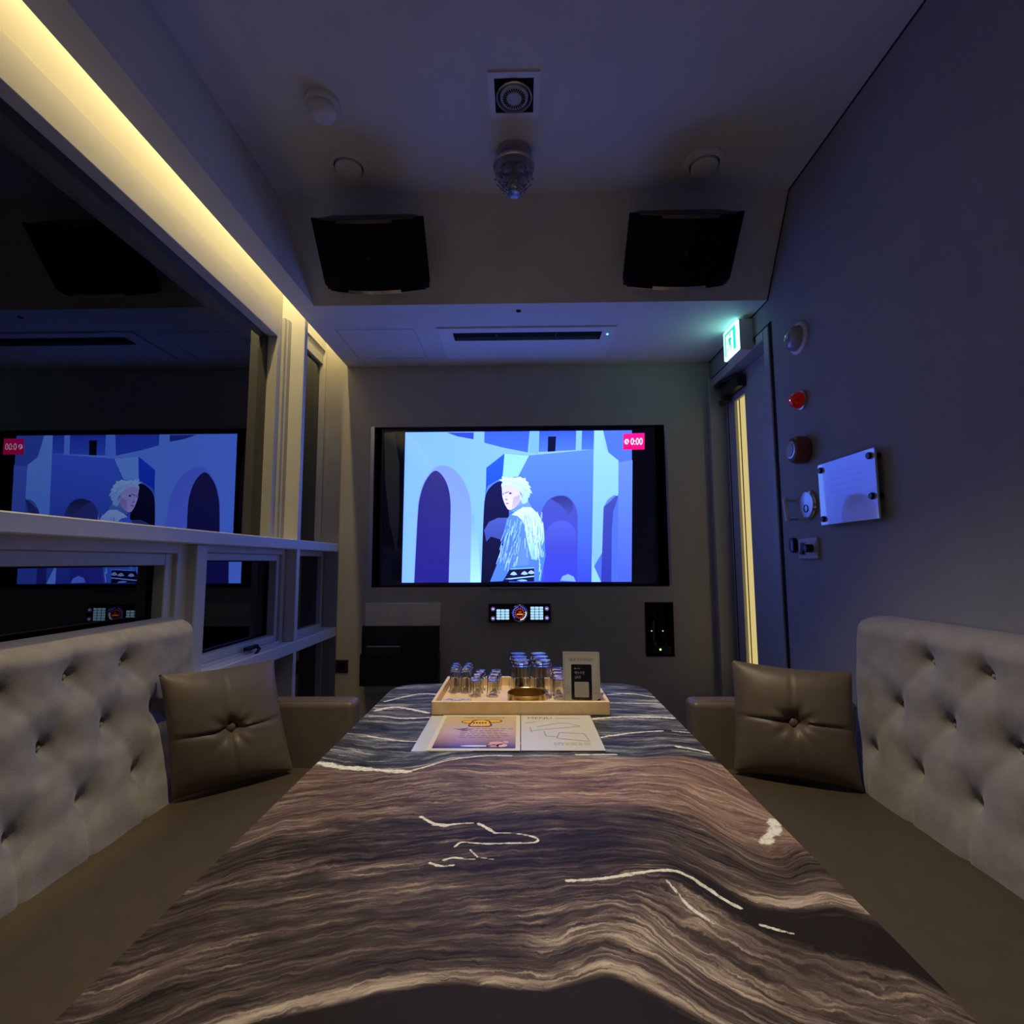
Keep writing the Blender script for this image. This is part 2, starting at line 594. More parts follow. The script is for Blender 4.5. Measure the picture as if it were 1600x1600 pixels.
downlight(-0.012, 1.412, False, 'square white ceiling downlight with a round slotted lamp, switched off')
downlight(0.02, 1.03, True, 'square white ceiling downlight shining down on the table, switched on')

# ---------------------------------------------------------------- television
TVX0, TVX1, TVZ0, TVZ1, TVY = -0.742, 0.714, 0.925, 1.752, 2.725
tv = thing('television', 'large wall television playing a blue music video of a white-haired person', 'television', (-0.014, 2.74, TVZ0))
b = MB()
b.box(TVX0 - 0.010, TVX1 + 0.010, TVY + 0.004, TVY + 0.045, TVZ0 - 0.012, TVZ1 + 0.012, 0.003)
b.build('cabinet', M['black'], tv)
b = MB()
for q in ((TVX0 - 0.010, TVX0, TVZ0 - 0.012, TVZ1 + 0.012), (TVX1, TVX1 + 0.010, TVZ0 - 0.012, TVZ1 + 0.012), (TVX0, TVX1, TVZ0 - 0.012, TVZ0), (TVX0, TVX1, TVZ1, TVZ1 + 0.012)):
    b.box(q[0], q[1], TVY - 0.008, TVY + 0.004, q[2], q[3], 0.001, 1)
b.build('bezel', M['black'], tv)

pic = MB()
LAY = [0]


def tvp(cx, cy):
    u = (cx - 168) / (1368 + (cy - 150) / 685.0 * 40 - 168)
    return (TVX0 + u * (TVX1 - TVX0), TVY - 0.00025 * LAY[0], TVZ1 - (cy - 150) / 685.0 * (TVZ1 - TVZ0))


def curve(pts, n=3):
    for _ in range(n):
        q_ = [pts[0]]
        for (ax_, ay_), (bx_, by_) in zip(pts, pts[1:]):
            q_ += [(ax_ * .75 + bx_ * .25, ay_ * .75 + by_ * .25), (ax_ * .25 + bx_ * .75, ay_ * .25 + by_ * .75)]
        pts = q_ + [pts[-1]]
    return pts


def P(pts, col, col2=None, vert=True, man=False):
    """One flat patch of the picture; col2 grades the glow from top (or left) to bottom (or right)."""
    if man:
        pts = [(571.4 + 0.357 * a, 285.7 + 0.357 * b_) for a, b_ in pts]
    k = 1 if vert else 0
    lo_, hi_ = min(p[k] for p in pts), max(p[k] for p in pts)
    def tone(c):
        r_1, g_1, b_1 = lin(c)
        return (r_1 * 0.78, g_1 * 0.86, b_1 * (0.60 + 0.85 * b_1))
    a, b_ = tone(col), tone(col2 or col)
    if col2:
        cs = []
        for p in pts:
            t_ = (p[k] - lo_) / max(1e-6, hi_ - lo_)
            cs.append(tuple(a[i] * (1 - t_) + b_[i] * t_ for i in range(3)))
        c = cs
    else:
        c = a
    pic.add([tvp(*p) for p in pts], [list(range(len(pts)))], [c])


def L():
    LAY[0] += 1


P([(168, 150), (1370, 150), (1408, 835), (168, 835)], (3, 3, 14))
L()
P([(264, 155), (1278, 155), (1294, 828), (262, 828)], (112, 156, 252), (132, 182, 255), False)
L()
P([(830, 265), (1110, 240), (1115, 828), (620, 828), (630, 420), (712, 255)], (84, 124, 246), (50, 66, 190))
P([(1150, 155), (1278, 155), (1294, 828), (1158, 828), (1125, 760), (1225, 440)], (72, 104, 214), (66, 90, 205))
P([(620, 155), (822, 155), (816, 252), (700, 228), (620, 206)], (52, 84, 214), (60, 96, 226))
P([(450, 158), (572, 158), (571, 190), (500, 176)], (44, 66, 176))
P([(865, 155), (1110, 155), (1110, 240), (865, 250)], (52, 80, 214), (70, 108, 236))
L()
P([(1030, 155), (1056, 155), (1056, 246), (1030, 246)], (120, 170, 255))
P([(822, 155), (862, 155), (862, 262), (822, 250)], (110, 160, 255))
P([(905, 180), (941, 180), (939, 248), (905, 250)], (12, 16, 58))
P([(1110, 155), (1150, 155), (1158, 240), (1222, 292), (1226, 440), (1162, 500), (1160, 700), (1125, 760), (1115, 700)], (140, 190, 255), (112, 160, 255))
P([(632, 320), (712, 256), (708, 362), (640, 402), (632, 424)], (38, 84, 240), (30, 70, 220))
P([(712, 256), (822, 266), (775, 362), (705, 366)], (140, 196, 255))
P([(1222, 300), (1284, 290), (1294, 828), (1232, 828)], (92, 124, 232), (66, 84, 200))
# arches
P(curve([(315, 828), (324, 500), (332, 440), (352, 376), (390, 322), (435, 303), (490, 326), (530, 374), (560, 440), (571, 520), (570, 828)]), (112, 134, 246), (118, 148, 255))
P(curve([(620, 828), (624, 500), (630, 440), (652, 404), (690, 378), (722, 388), (740, 500), (745, 828)]), (22, 22, 84), (14, 14, 54))
P(curve([(905, 828), (880, 540), (890, 496), (920, 456), (970, 443), (1012, 456), (1042, 506), (1048, 560), (1050, 828)]), (66, 74, 168), (52, 58, 186))
P([(1158, 828), (1160, 500), (1180, 465), (1206, 447), (1226, 452), (1205, 520), (1200, 600), (1204, 828)], (58, 68, 158), (44, 48, 160))
L()
P(curve([(318, 828), (328, 500), (336, 444), (356, 378), (398, 324), (432, 346), (460, 394), (475, 460), (476, 540), (474, 828)]), (40, 38, 118), (32, 28, 128))
P([(570, 560), (574, 520), (600, 620), (619, 828), (571, 828)], (104, 150, 250), (150, 200, 255))
P([(628, 600), (650, 562), (690, 545), (732, 545), (742, 700), (700, 640), (660, 628), (640, 650)], (64, 80, 170), (52, 62, 150))
P(curve([(925, 460), (970, 446), (1008, 460), (1032, 498), (1004, 545), (984, 500), (925, 462)]), (44, 46, 128), (62, 70, 160))
P(curve([(892, 640), (920, 575), (980, 550), (1040, 590), (1048, 690), (930, 710), (892, 640)]), (74, 84, 186), (58, 62, 176))
P([(975, 822), (985, 802), (1010, 793), (1035, 805), (1045, 826)], (112, 150, 255))
P([(120 + 48, 160), (214, 154), (240, 300), (244, 560), (235, 700), (200, 560), (178, 380)], (26, 24, 30), (10, 10, 26))  # grey room reflection painted on the black bar left of the picture
# the singer seen from behind, looking back over the shoulder
L()
P([(250, 1510), (300, 1380), (350, 1250), (400, 1080), (410, 900), (440, 750), (480, 690), (560, 640), (640, 590), (740, 590), (830, 670), (900, 790), (922, 900), (928, 1080), (940, 1200), (912, 1350), (890, 1510), (800, 1510), (800, 1340), (500, 1350), (410, 1505)], (84, 126, 240), (70, 110, 226), man=True)
P([(400, 1505), (440, 1470), (500, 1350), (800, 1340), (805, 1510)], (18, 22, 66), man=True)
P([(560, 560), (620, 470), (700, 480), (720, 560), (640, 610), (560, 640), (500, 650)], (126, 142, 220), man=True)
L()
P([(500, 690), (560, 640), (640, 592), (745, 598), (835, 684), (900, 795), (918, 1000), (880, 1110), (835, 1250), (765, 1240), (722, 1100), (690, 960), (678, 850), (640, 765), (575, 705)], (196, 232, 255), (128, 180, 255), man=True)
P([(600, 1010), (690, 1000), (735, 1180), (735, 1310), (600, 1320), (560, 1270)], (88, 124, 240), man=True)
P([(490, 650), (560, 585), (720, 540), (752, 592), (640, 602), (545, 655)], (96, 140, 226), man=True)
P([(370, 360), (390, 318), (440, 296), (520, 312), (585, 372), (616, 462), (604, 530), (556, 588), (492, 632), (452, 622), (420, 572), (396, 512), (378, 452)], (196, 186, 240), (214, 196, 246), man=True)
L()
rs = random.Random(3)
for k in range(95):                      # knitted streaks on the jacket
    t_ = rs.random()
    x0 = 430 + 240 * rs.random()
    y0 = 720 + 560 * t_
    x0 -= (y0 - 720) * 0.16
    ln = 60 + 90 * rs.random()
    x1 = x0 - ln * (0.12 + 0.25 * rs.random())
    P([(x0, y0), (x0 + 5, y0 + 4), (x1 + 6, y0 + ln), (x1, y0 + ln)], (150, 196, 255) if k % 3 else (60, 92, 206), man=True)
for k in range(80):
    x0 = 660 + 230 * rs.random()
    y0 = 640 + 520 * rs.random()
    ln = 50 + 90 * rs.random()
    x1 = x0 + ln * (0.12 * rs.random() + 0.04)
    if x1 > 905:
        continue
    P([(x0, y0), (x0 + 5, y0), (x1 + 4, y0 + ln), (x1 - 1, y0 + ln)], (70, 116, 220) if k % 2 else (214, 240, 255), man=True)
for k in range(10):
    x0, y0 = 860 + 50 * rs.random(), 1110 + 330 * rs.random()
    P([(x0, y0), (x0 + 9, y0), (x0 + 4, y0 + 70), (x0 - 6, y0 + 70)], (150, 200, 255), man=True)
P([(430, 1478), (500, 1470), (800, 1440), (806, 1452), (500, 1484)], (150, 190, 255), man=True)
P([(500, 1352), (800, 1340), (804, 1350), (500, 1364)], (120, 170, 255), man=True)
for cx_, cy_ in ((545, 1415), (680, 1410), (765, 1400)):
    P([(cx_ - 45, cy_ + 12), (cx_ - 28, cy_ - 12), (cx_, cy_ - 26), (cx_ + 28, cy_ - 10), (cx_ + 42, cy_ + 12), (cx_, cy_ + 20)], (150, 180, 240), man=True)
P([(585, 1495), (650, 1485), (700, 1490), (720, 1505), (640, 1509)], (130, 170, 250), man=True)
P([(378, 452), (396, 448), (430, 520), (428, 560), (412, 552), (396, 512)], (226, 210, 250), man=True)
P([(520, 470), (600, 440), (604, 530), (556, 588), (500, 610)], (168, 160, 226), (186, 174, 234), man=True)
L()
P([(330, 248), (372, 246), (368, 205), (410, 226), (420, 208), (450, 228), (480, 216), (520, 228), (560, 222), (600, 214), (632, 236), (664, 228), (668, 262), (708, 290), (700, 310), (738, 350), (716, 352), (742, 400), (756, 424), (722, 418), (730, 452), (712, 446), (724, 472), (700, 480), (696, 532), (652, 556), (622, 540), (612, 480), (620, 430), (585, 380), (524, 330), (440, 300), (392, 322), (372, 360), (362, 316), (378, 278)], (196, 236, 255), (150, 206, 255), man=True)
P([(388, 418), (420, 410), (462, 396), (464, 404), (424, 420)], (86, 78, 140), man=True)          # brow
P([(462, 416), (480, 408), (498, 416), (490, 430), (468, 432)], (40, 36, 96), man=True)              # eye
P([(380, 430), (392, 424), (400, 434), (390, 440)], (58, 50, 110), man=True)                          # far eye
P([(412, 486), (440, 490), (446, 506), (424, 512), (412, 502)], (150, 130, 206), man=True)           # nose
P([(420, 546), (446, 540), (470, 546), (448, 556), (428, 556)], (168, 84, 150), man=True)            # lips
P([(612, 440), (636, 420), (640, 470), (622, 500)], (150, 136, 196), man=True)                        # ear
P([(612, 484), (620, 478), (620, 500), (613, 500)], (240, 250, 255), man=True)                        # earring
L()
for k in range(26):
    a = rs.random()
    x0, y0 = 420 + 250 * a, 250 + 70 * rs.random() + 90 * a * a
    ln = 40 + 40 * rs.random()
    dx, dy = ln * (0.3 + 0.5 * a), ln * 0.5
    P([(x0, y0), (x0 + 5, y0 - 3), (x0 + dx, y0 + dy)], (120, 172, 236) if k % 3 else (232, 250, 255), man=True)
# timer badge
L()
P([(1240, 170), (1334, 168), (1336, 243), (1240, 244)], (240, 20, 130), (236, 10, 110))
L()
P(circle(1256, 207, 10, 20, 12), (255, 236, 250))
add_text(pic, '0:00', 44, lambda u, v: tvp(1300 + u, 208 - v), lin((255, 236, 250)), sx=0.72)
L()
P([(1254, 198), (1259, 198), (1259, 208), (1266, 212), (1262, 216), (1254, 210)], (240, 20, 130))
m_tv = attr_mat('television_picture', TV_GAIN, 0.08, 0.5, (0.006, 0.006, 0.007))
pic.build('screen', m_tv, tv, recalc=False)

# ---------------------------------------------------------------- on the back wall
# control panel
kx, kz = -0.0085, 0.777
def kp(u, v, d_=0.0):
    return (kx + u, YB - 0.024 - d_, kz + v)
cp = thing('karaoke_control_panel', 'black wall control panel with glowing keypads and a round orange dial', 'control panel', (kx, YB, kz - 0.048))
MB().box(kx - 0.160, kx + 0.160, YB - 0.024, YB, kz - 0.048, kz + 0.048, 0.004).build('housing', M['black'], cp)
def keypad(u0, v0, rows):
    g = MB()
    for i in range(3):
        for j_ in range(rows):
            a, c_ = kx + u0 + i * 0.0225, kz + v0 - j_ * 0.0135
            g.box(a, a + 0.020, YB - 0.027, YB - 0.023, c_ - 0.0115, c_, 0.002, 1, col=lin((176, 226, 255)))
    g.build('keypad', M['glow'], cp)
keypad(-0.119, 0.020, 4)
keypad(0.056, 0.033, 5)
dl = MB().lathe([(0.0445, 0.0), (0.0445, 0.004), (0.040, 0.006), (0.037, 0.004), (0.037, 0.0)], kp(0, 0, 0), '-y', 44, cap=False)
dial = dl.build('dial', M['chrome'], cp, 40)
g = MB()
def arc(a0, a1, r0, r1, n, col, d_):
    for k in range(n):
        t0, t1 = a0 + (a1 - a0) * k / n, a0 + (a1 - a0) * (k + 1) / n
        g.add([kp(r * math.cos(t), r * math.sin(t), d_) for r, t in ((r0, t0), (r1, t0), (r1, t1), (r0, t1))], [[0, 1, 2, 3]], lin(col))
g.add([kp(*p, 0.001) for p in circle(0, 0, 0.0365, 36)], [list(range(36))], lin((14, 4, 10)))
arc(math.radians(100), math.radians(225), 0.031, 0.0365, 14, (70, 90, 255), 0.0014)
arc(math.radians(20), math.radians(84), 0.031, 0.0365, 10, (60, 80, 240), 0.0014)
arc(math.radians(-85), math.radians(15), 0.030, 0.0365, 14, (190, 225, 255), 0.0014)
for k in range(16):
    a = 2 * PI * (k + 0.5) / 16
    ca, sa = math.cos(a), math.sin(a)
    g.add([kp(u * ca - v * sa, u * sa + v * ca, 0.0018) for u, v in ((0.019, -0.0011), (0.027, -0.0015), (0.027, 0.0015), (0.019, 0.0011))], [[0, 1, 2, 3]], lin((255, 96, 60)))
g.add([kp(u, v, 0.0018) for u, v in ((-0.0145, -0.008), (0.0165, -0.008), (0.0165, -0.002), (-0.0145, -0.002))], [[0, 1, 2, 3]], lin((255, 150, 60)))
add_text(g, '100', 0.013, lambda u, v: kp(0.001 + u, 0.006 + v, 0.0018), lin((255, 90, 50)))
g.build('dial_display', M['glow'], dial, recalc=False)
for u, v in ((-0.137, 0.022), (-0.137, -0.026), (0.140, 0.023), (0.140, -0.024)):
    q = MB()
    q.lathe([(0.011, 0.0), (0.011, 0.003), (0.0, 0.003)], kp(u, v, -0.001), '-y', 20, col=lin((96, 88, 150)))
    q.add([kp(u + a_, v + b_, 0.0026) for a_, b_ in ((-0.005, -0.003), (0.005, -0.003), (0.005, 0.003), (-0.005, 0.003))], [[0, 1, 2, 3]], lin((226, 222, 255)))
    q.build('round_button', M['glow'], cp)

# microphone niche: black box let into the wall, two microphones standing in a charging dock
nx = (NICHE[0] + NICHE[1]) / 2
nb = thing('microphone_box', 'black open wall box with a green-lit microphone charger, let into the wall', 'wall box', (nx, YB, NICHE[2]))
q = MB()
a0, a1, b0, b1 = NICHE[0] + 0.001, NICHE[1] - 0.001, NICHE[2] + 0.001, NICHE[3] - 0.001
q.box(a0, a0 + 0.004, YB - 0.003, YB + 0.095, b0, b1)
q.box(a1 - 0.004, a1, YB - 0.003, YB + 0.095, b0, b1)
q.box(a0 + 0.004, a1 - 0.004, YB - 0.003, YB + 0.095, b0, b0 + 0.004)
q.box(a0 + 0.004, a1 - 0.004, YB - 0.003, YB + 0.095, b1 - 0.004, b1)
q.box(a0 + 0.004, a1 - 0.004, YB + 0.090, YB + 0.095, b0 + 0.004, b1 - 0.004)
q.build('shell', M['black'], nb)
q = MB()
q.box(nx - 0.058, nx + 0.058, YB + 0.006, YB + 0.075, b0 + 0.004, b0 + 0.050, 0.006)
for s in (-1, 1):
    q.lathe([(0.026, 0.0), (0.026, 0.022), (0.021, 0.022), (0.021, 0.004)], (nx + s * 0.029, YB + 0.042, b0 + 0.048), 'z', 24)
dk = q.build('charging_dock', M['black'], nb, 40)
MB().lathe([(0.0045, 0.0), (0.004, 0.003), (0.0, 0.0035)], (nx + 0.002, YB + 0.006, b0 + 0.034), '-y', 14).build('indicator_light', emat('green_light', lin((150, 255, 110)), 2.5), dk)
for k, s in enumerate((-1, 1)):
    mx_ = nx + s * 0.029
    mr = thing('microphone', ('black handheld microphone standing at the left of the charging dock', 'black handheld microphone standing at the right of the charging dock')[k], 'microphone', (mx_, YB + 0.042, b0 + 0.055), 'microphones in the wall box')
    MB().lathe([(0.012, 0.0), (0.013, 0.02), (0.0155, 0.11), (0.017, 0.125)], (mx_, YB + 0.042, b0 + 0.055), 'z', 24).build('handle', M['black'], mr, 40)
    MB().lathe([(0.017, 0.0), (0.024, 0.008), (0.025, 0.022), (0.020, 0.038), (0.010, 0.046), (0.0, 0.048)], (mx_, YB + 0.042, b0 + 0.180), 'z', 24).build('grille_head', M['grille'], mr, 40)
    MB().lathe([(0.003, 0.0), (0.0, 0.002)], (mx_ - 0.006, YB + 0.0265, b0 + 0.125), '-y', 10).build('indicator_light', emat('dim_green_light', lin((190, 255, 170)), 0.7), mr)

# document rack at the left
rk = thing('document_rack', 'black two-pocket wall rack on a beige board at the left of the back wall', 'wall rack', (-0.63, YB, 0.40))
q = MB().box(-0.812, -0.421, YB - 0.012, YB, 0.380, 0.830, 0.002, 1)
q.build('backboard', M['plate'], rk)
for px_, pz_ in ((-0.69, 0.775), (-0.50, 0.778)):
    MB().lathe([(0.004, 0), (0.003, 0.003), (0.0, 0.004)], (px_, YB - 0.012, pz_), '-y', 12).build('screw', M['silver'], rk)
def pocket(x0, x1, z0, z1, y_out, name):
    m_ = MB()
    m_.box(x0, x1, YB - y_out, YB - y_out + 0.004, z0, z1, 0.001, 1)
    m_.box(x0, x0 + 0.004, YB - y_out + 0.004, YB - 0.012, z0, z1)
    m_.box(x1 - 0.004, x1, YB - y_out + 0.004, YB - 0.012, z0, z1)
    m_.box(x0 + 0.004, x1 - 0.004, YB - y_out + 0.004, YB - 0.012, z0, z0 + 0.004)
    return m_.build(name, M['rack_black'], rk)
pocket(-0.818, -0.421, 0.560, 0.716, 0.040, 'rear_pocket')
pocket(-0.812, -0.418, 0.425, 0.582, 0.085, 'front_pocket')
bk = MB().box(-0.790, -0.612, YB - 0.078, YB - 0.050, 0.430, 0.616, 0.003, 1)
bo = tag(bk.build('songbook', M['book'], None), 'dark songbook standing in the front pocket of the wall rack', 'book')
bk = MB().box(-0.784, -0.618, YB - 0.074, YB - 0.054, 0.612, 0.6185)
bk.build('page_block', M['book_edge'], bo)

# socket
sk = thing('wall_socket', 'black square wall socket low on the back wall beside the rack', 'socket', (-0.93, YB, 0.475))
MB().box(-0.962, -0.897, YB - 0.008, YB, 0.475, 0.540, 0.003).build('plate', M['rack_black'], sk)
q = MB().lathe([(0.021, 0.0), (0.021, 0.003), (0.017, 0.003), (0.017, -0.004), (0.0, -0.004)], (-0.9295, YB - 0.008, 0.5075), '-y', 28)
for s in (-1, 1):
    q.lathe([(0.0025, 0), (0.0, 0.0001)], (-0.9295 + s * 0.008, YB - 0.0045, 0.5075), '-y', 8)
q.build('socket_insert', M['black'], sk, 40)
# small ledge of the sensor bar just below the television
MB_ = MB().box(-0.165, 0.145, YB - 0.006, YB, 0.897, 0.907, 0.002, 1)
tag(MB_.build('sensor_bar', pmat('grey_strip', (0.30, 0.29, 0.27), 0.5), None), 'thin grey sensor bar on the wall just below the television', 'sensor bar')

# ---------------------------------------------------------------- on the fascia, soffit and ceiling
TA = math.radians(42)
TN = Vector((0, -math.cos(TA), -math.sin(TA)))     # the loudspeakers lean a little more than the fascia
TU = Vector((0, -math.sin(TA), math.cos(TA)))


def speaker(xc, label):
    base = Vector((xc, 1.835, 2.203)) - TN * 0.0
    c0 = Vector((xc, 1.822, 2.197))        # centre of the front face
    root = thing('loudspeaker', label, 'speaker', c0 - TN * 0.115, 'karaoke loudspeakers on the fascia')
    W, H = 0.201, 0.121
    def fn(u, v, h):
        return c0 + Vector((1, 0, 0)) * u + TU * h + TN * v
    # cabinet: rear narrower than the front, front edge bowed
    def outline(inset, bow, w_):
        n = 14
        pts = [(-w_ + 2 * w_ * k / n, bow * (1 - (2 * k / n - 1) ** 2) - inset) for k in range(n + 1)]
        return pts
    cab = outline(0.012, 0.070, W) + [(W - 0.05, -0.106), (-W + 0.05, -0.106)]
    MB().prism(cab, -H, H, fn).build('cabinet', M['black'], root)
    # grille: bowed sheet with rounded lower corners
    g = MB()
    n, m_ = 20, 10
    vs_, fs = [], []
    for j_ in range(m_ + 1):
        hh = -H - 0.004 + (2 * H + 0.008) * j_ / m_
        t_ = max(0.0, 1 - j_ / 1.2)
        w_ = W + 0.004 - 0.02 * t_ ** 2
        for k in range(n + 1):
            a = 2 * k / n - 1
            vs_.append(fn(w_ * a, 0.070 * (1 - a * a), hh))
    for j_ in range(m_):
        for k in range(n):
            i = j_ * (n + 1) + k
            fs.append([i, i + 1, i + n + 2, i + n + 1])
    nb_ = len(vs_)
    back = [v - TN * 0.014 for v in vs_]
    fs2 = [[i + nb_ for i in f_[::-1]] for f_ in fs]
    rim = [j_ * (n + 1) for j_ in range(m_ + 1)], [j_ * (n + 1) + n for j_ in range(m_ + 1)], list(range(n + 1)), [m_ * (n + 1) + k for k in range(n + 1)]
    for line in rim:
        for a, b_ in zip(line, line[1:]):
            fs2.append([a, b_, b_ + nb_, a + nb_])
    g.add(vs_ + back, fs + fs2)
    g.build('grille', M['grille'], root, 50)
    for s, z_ in ((1, H + 0.003), (-1, -H - 0.003)):
        t_ = MB()
        for k in range(n):
            a, b_ = 2 * k / n - 1, 2 * (k + 1) / n - 1
            if a < -0.97 or b_ > 0.97:
                continue
            wide = 0.012 if abs((a + b_) / 2) < 0.52 else 0.003
            pts = [fn(W * t2, 0.070 * (1 - t2 * t2) + o_, z_ - s * q) for t2, o_, q in ((a, 0.002, 0), (b_, 0.002, 0), (b_, 0.002, wide), (a, 0.002, wide), (a, -0.008, -0.002), (b_, -0.008, -0.002))]
            t_.add(pts, [[0, 1, 2, 3], [0, 4, 5, 1]])
        t_.build('trim_strip', M['dark_metal'] if s > 0 else M['silver'], root)
    MB().prism(circle(0, 0, 0.007, 16), 0, 0.003, lambda u, v, h: c0 + Vector((1, 0, 0)) * u + TU * v + TN * (0.070 + h)).build('badge', M['rack_black'], root)
    return root


speaker(-0.553, 'black loudspeaker on the fascia at the window side')
speaker(0.606, 'black loudspeaker on the fascia at the door side')

# one-way cassette air conditioner in the soffit
ac = thing('air_conditioner', 'white ceiling cassette air conditioner with a long dark slot', 'air conditioner', (0.032, 2.42, ZS))
q = MB()
for a0, a1, b0, b1 in holed([-0.380, 0.444], [2.246, 2.590], [(-0.312, 0.384, 2.290, 2.376)]):
    q.box(a0, a1, b0, b1, ZS - 0.007, ZS)
q.box(-0.384, 0.448, 2.242, 2.594, ZS - 0.004, ZS - 0.0005, 0.001, 1)
q.build('panel', M['white'], ac)
q = MB()
q.box(-0.312, 0.384, 2.290, 2.376, ZS - 0.006, ZS - 0.0042)
q.build('slot', M['matt_black'], ac)
q = MB()
q.box(-0.300, 0.372, 2.338, 2.372, ZS - 0.0068, ZS - 0.0061)
for x_ in (-0.11, 0.17):
    q.box(x_ - 0.004, x_ + 0.004, 2.30, 2.3375, ZS - 0.0068, ZS - 0.0061)
q.build('louver', M['black'], ac)
MB().lathe([(0.005, 0), (0.004, 0.003), (0.0, 0.0035)], (0.412, 2.318, ZS - 0.007), '-z', 14).build('indicator_light', emat('green_lamp', lin((110, 255, 190)), 1.6), ac)
hs = MB().lathe([(0.011, 0.0005), (0.011, 0.002), (0.008, 0.003), (0.0, 0.001)], (-0.004, 2.098, ZS), '-z', 20)
tag(hs.build('ceiling_sensor', M['matt_black'], None), 'tiny dark round sensor in the soffit in front of the air conditioner', 'sensor')
q = MB()
for q_ in ((-0.850, -0.486, 2.255, 2.258), (-0.850, -0.486, 2.587, 2.590), (-0.850, -0.847, 2.258, 2.587), (-0.489, -0.486, 2.258, 2.587)):
    q.box(*q_, ZS - 0.0012, ZS)
q.build('trim_9', pmat('hatch_seam', (0.50, 0.49, 0.47), 0.8), None, kind='structure')   # seam of the access hatch

def air_valve(x, y, label):
    r = thing('ceiling_vent', label, 'vent', (x, y, ZC), 'round vents in the main ceiling')
    MB().lathe([(0.072, 0.0), (0.070, 0.006), (0.052, 0.014), (0.050, 0.010), (0.050, 0.0005)], (x, y, ZC), '-z', 44).build('rim', M['ceiling'], r, 40)
    MB().lathe([(0.0455, 0.006), (0.046, 0.020), (0.042, 0.023), (0.0, 0.023)], (x, y, ZC), '-z', 44).build('disc', M['ceiling'], r, 40)
    MB().lathe([(0.0505, 0.0), (0.0505, 0.007), (0.045, 0.007)], (x, y, ZC), '-z', 44, cap=False).build('gap', M['matt_black'], r)
air_valve(-0.600, 1.672, 'round white ceiling vent above the loudspeaker at the window side')
air_valve(0.655, 1.690, 'round white ceiling vent above the loudspeaker at the door side')

sd = thing('smoke_detector', 'round white smoke detector on the ceiling at the window side', 'smoke detector', (-0.598, 1.425, ZC))
MB().lathe([(0.052, 0.0), (0.052, 0.012), (0.046, 0.018)], (-0.598, 1.425, ZC), '-z', 36).build('base', M['ceiling'], sd, 40)
MB().lathe([(0.040, 0.018), (0.042, 0.034), (0.034, 0.046), (0.018, 0.052), (0.0, 0.053)], (-0.598, 1.425, ZC), '-z', 36).build('dome', M['white'], sd, 40)

# crystal party light
PX, PY = -0.016, 1.635
pl = thing('party_light', 'clear faceted dome party light hanging from the ceiling by the fascia', 'party light', (PX, PY, ZC))
MB().lathe([(0.060, 0.0), (0.060, 0.010), (0.045, 0.014)], (PX, PY, ZC), '-z', 36).build('ceiling_rose', M['offwhite'], pl, 40)
q = MB()
q.box(PX - 0.034, PX + 0.034, PY - 0.034, PY + 0.034, ZC - 0.062, ZC - 0.012, 0.004)
q.lathe([(0.018, 0.062), (0.014, 0.110), (0.020, 0.124), (0.012, 0.132), (0.0, 0.134)], (PX, PY, ZC), '-z', 20)
for a in range(5):
    t_ = 2 * PI * a / 5 + 0.3
    q.lathe([(0.010, 0.0), (0.011, 0.016), (0.0, 0.020)], (PX + 0.026 * math.cos(t_), PY + 0.026 * math.sin(t_), ZC - 0.070), '-z', 12)
q.build('lamp_core', pmat('lamp_core_grey', (0.40, 0.40, 0.42), 0.30), pl, 40)
dome = []
for i in range(9):
    t_ = i / 8
    dome.append((0.066 * math.cos(t_ * 1.25) ** 0.8 if i else 0.066, 0.062 + 0.088 * math.sin(t_ * 1.25)))
MB().lathe([(0.066, 0.048)] + dome + [(0.020, 0.152), (0.0, 0.153)], (PX, PY, ZC), '-z', 18, cap=False).build('dome', clear_glass('crystal', (0.94, 0.95, 1.0), 0.03, 1.45), pl)
MB().lathe([(0.0665, 0.044), (0.071, 0.047), (0.071, 0.053), (0.0665, 0.056)], (PX, PY, ZC), '-z', 36, cap=False).build('dome_rim', M['silver'], pl, 40)
q = MB()
for i in range(4):
    rr, hh = 0.060 - 0.013 * i, 0.095 + 0.0165 * i
    for k in range(14):
        a = 2 * PI * (k + 0.5 * (i % 2)) / 14
        c_ = Vector((PX + rr * math.cos(a) * 1.04, PY + rr * math.sin(a) * 1.04, ZC - hh))
        q.lathe([(0.0, -0.005), (0.0045, 0.0), (0.0, 0.005)], c_, 'z', 6)
q.build('crystal_beads', M['chrome'], pl)

# ---------------------------------------------------------------- on the right wall
def on_wall(y, z, h):
    return (XR - h, y, z)

ex = thing('exit_sign', 'glowing green and white running-man exit sign on the wall above the door', 'exit sign', (XR, 2.25, 2.03))
EX, EY0, EY1, EZ0, EZ1 = 0.955, 2.180, 2.326, 1.965, 2.098
MB().box(EX + 0.010, XR, EY0 - 0.004, EY1 + 0.004, EZ0 - 0.004, EZ1 + 0.004, 0.003).build('housing', M['white'], ex)
g = MB()
def ep(u, v, d_=0.0):     # u runs away from the photographer (picture left), v up
    return (EX - d_, EY1 - u * (EY1 - EY0), EZ0 + v * (EZ1 - EZ0))
g.box(EX + 0.001, EX + 0.010, EY0, EY1, EZ0, EZ1, col=lin((150, 255, 236)))
g.poly([ep(u, v, 0.0) for u, v in ((0.0, 0.0), (1, 0), (1, 1), (0, 1))], lin((140, 245, 240)))
g.poly([ep(u, v, 0.0005) for u, v in ((0.10, 0.10), (0.90, 0.10), (0.90, 0.90), (0.10, 0.90))], lin((0, 150, 112)))
g.poly([ep(u, v, 0.0008) for u, v in ((0.20, 0.10), (0.72, 0.10), (0.72, 0.80), (0.20, 0.80))], lin((190, 255, 240)))
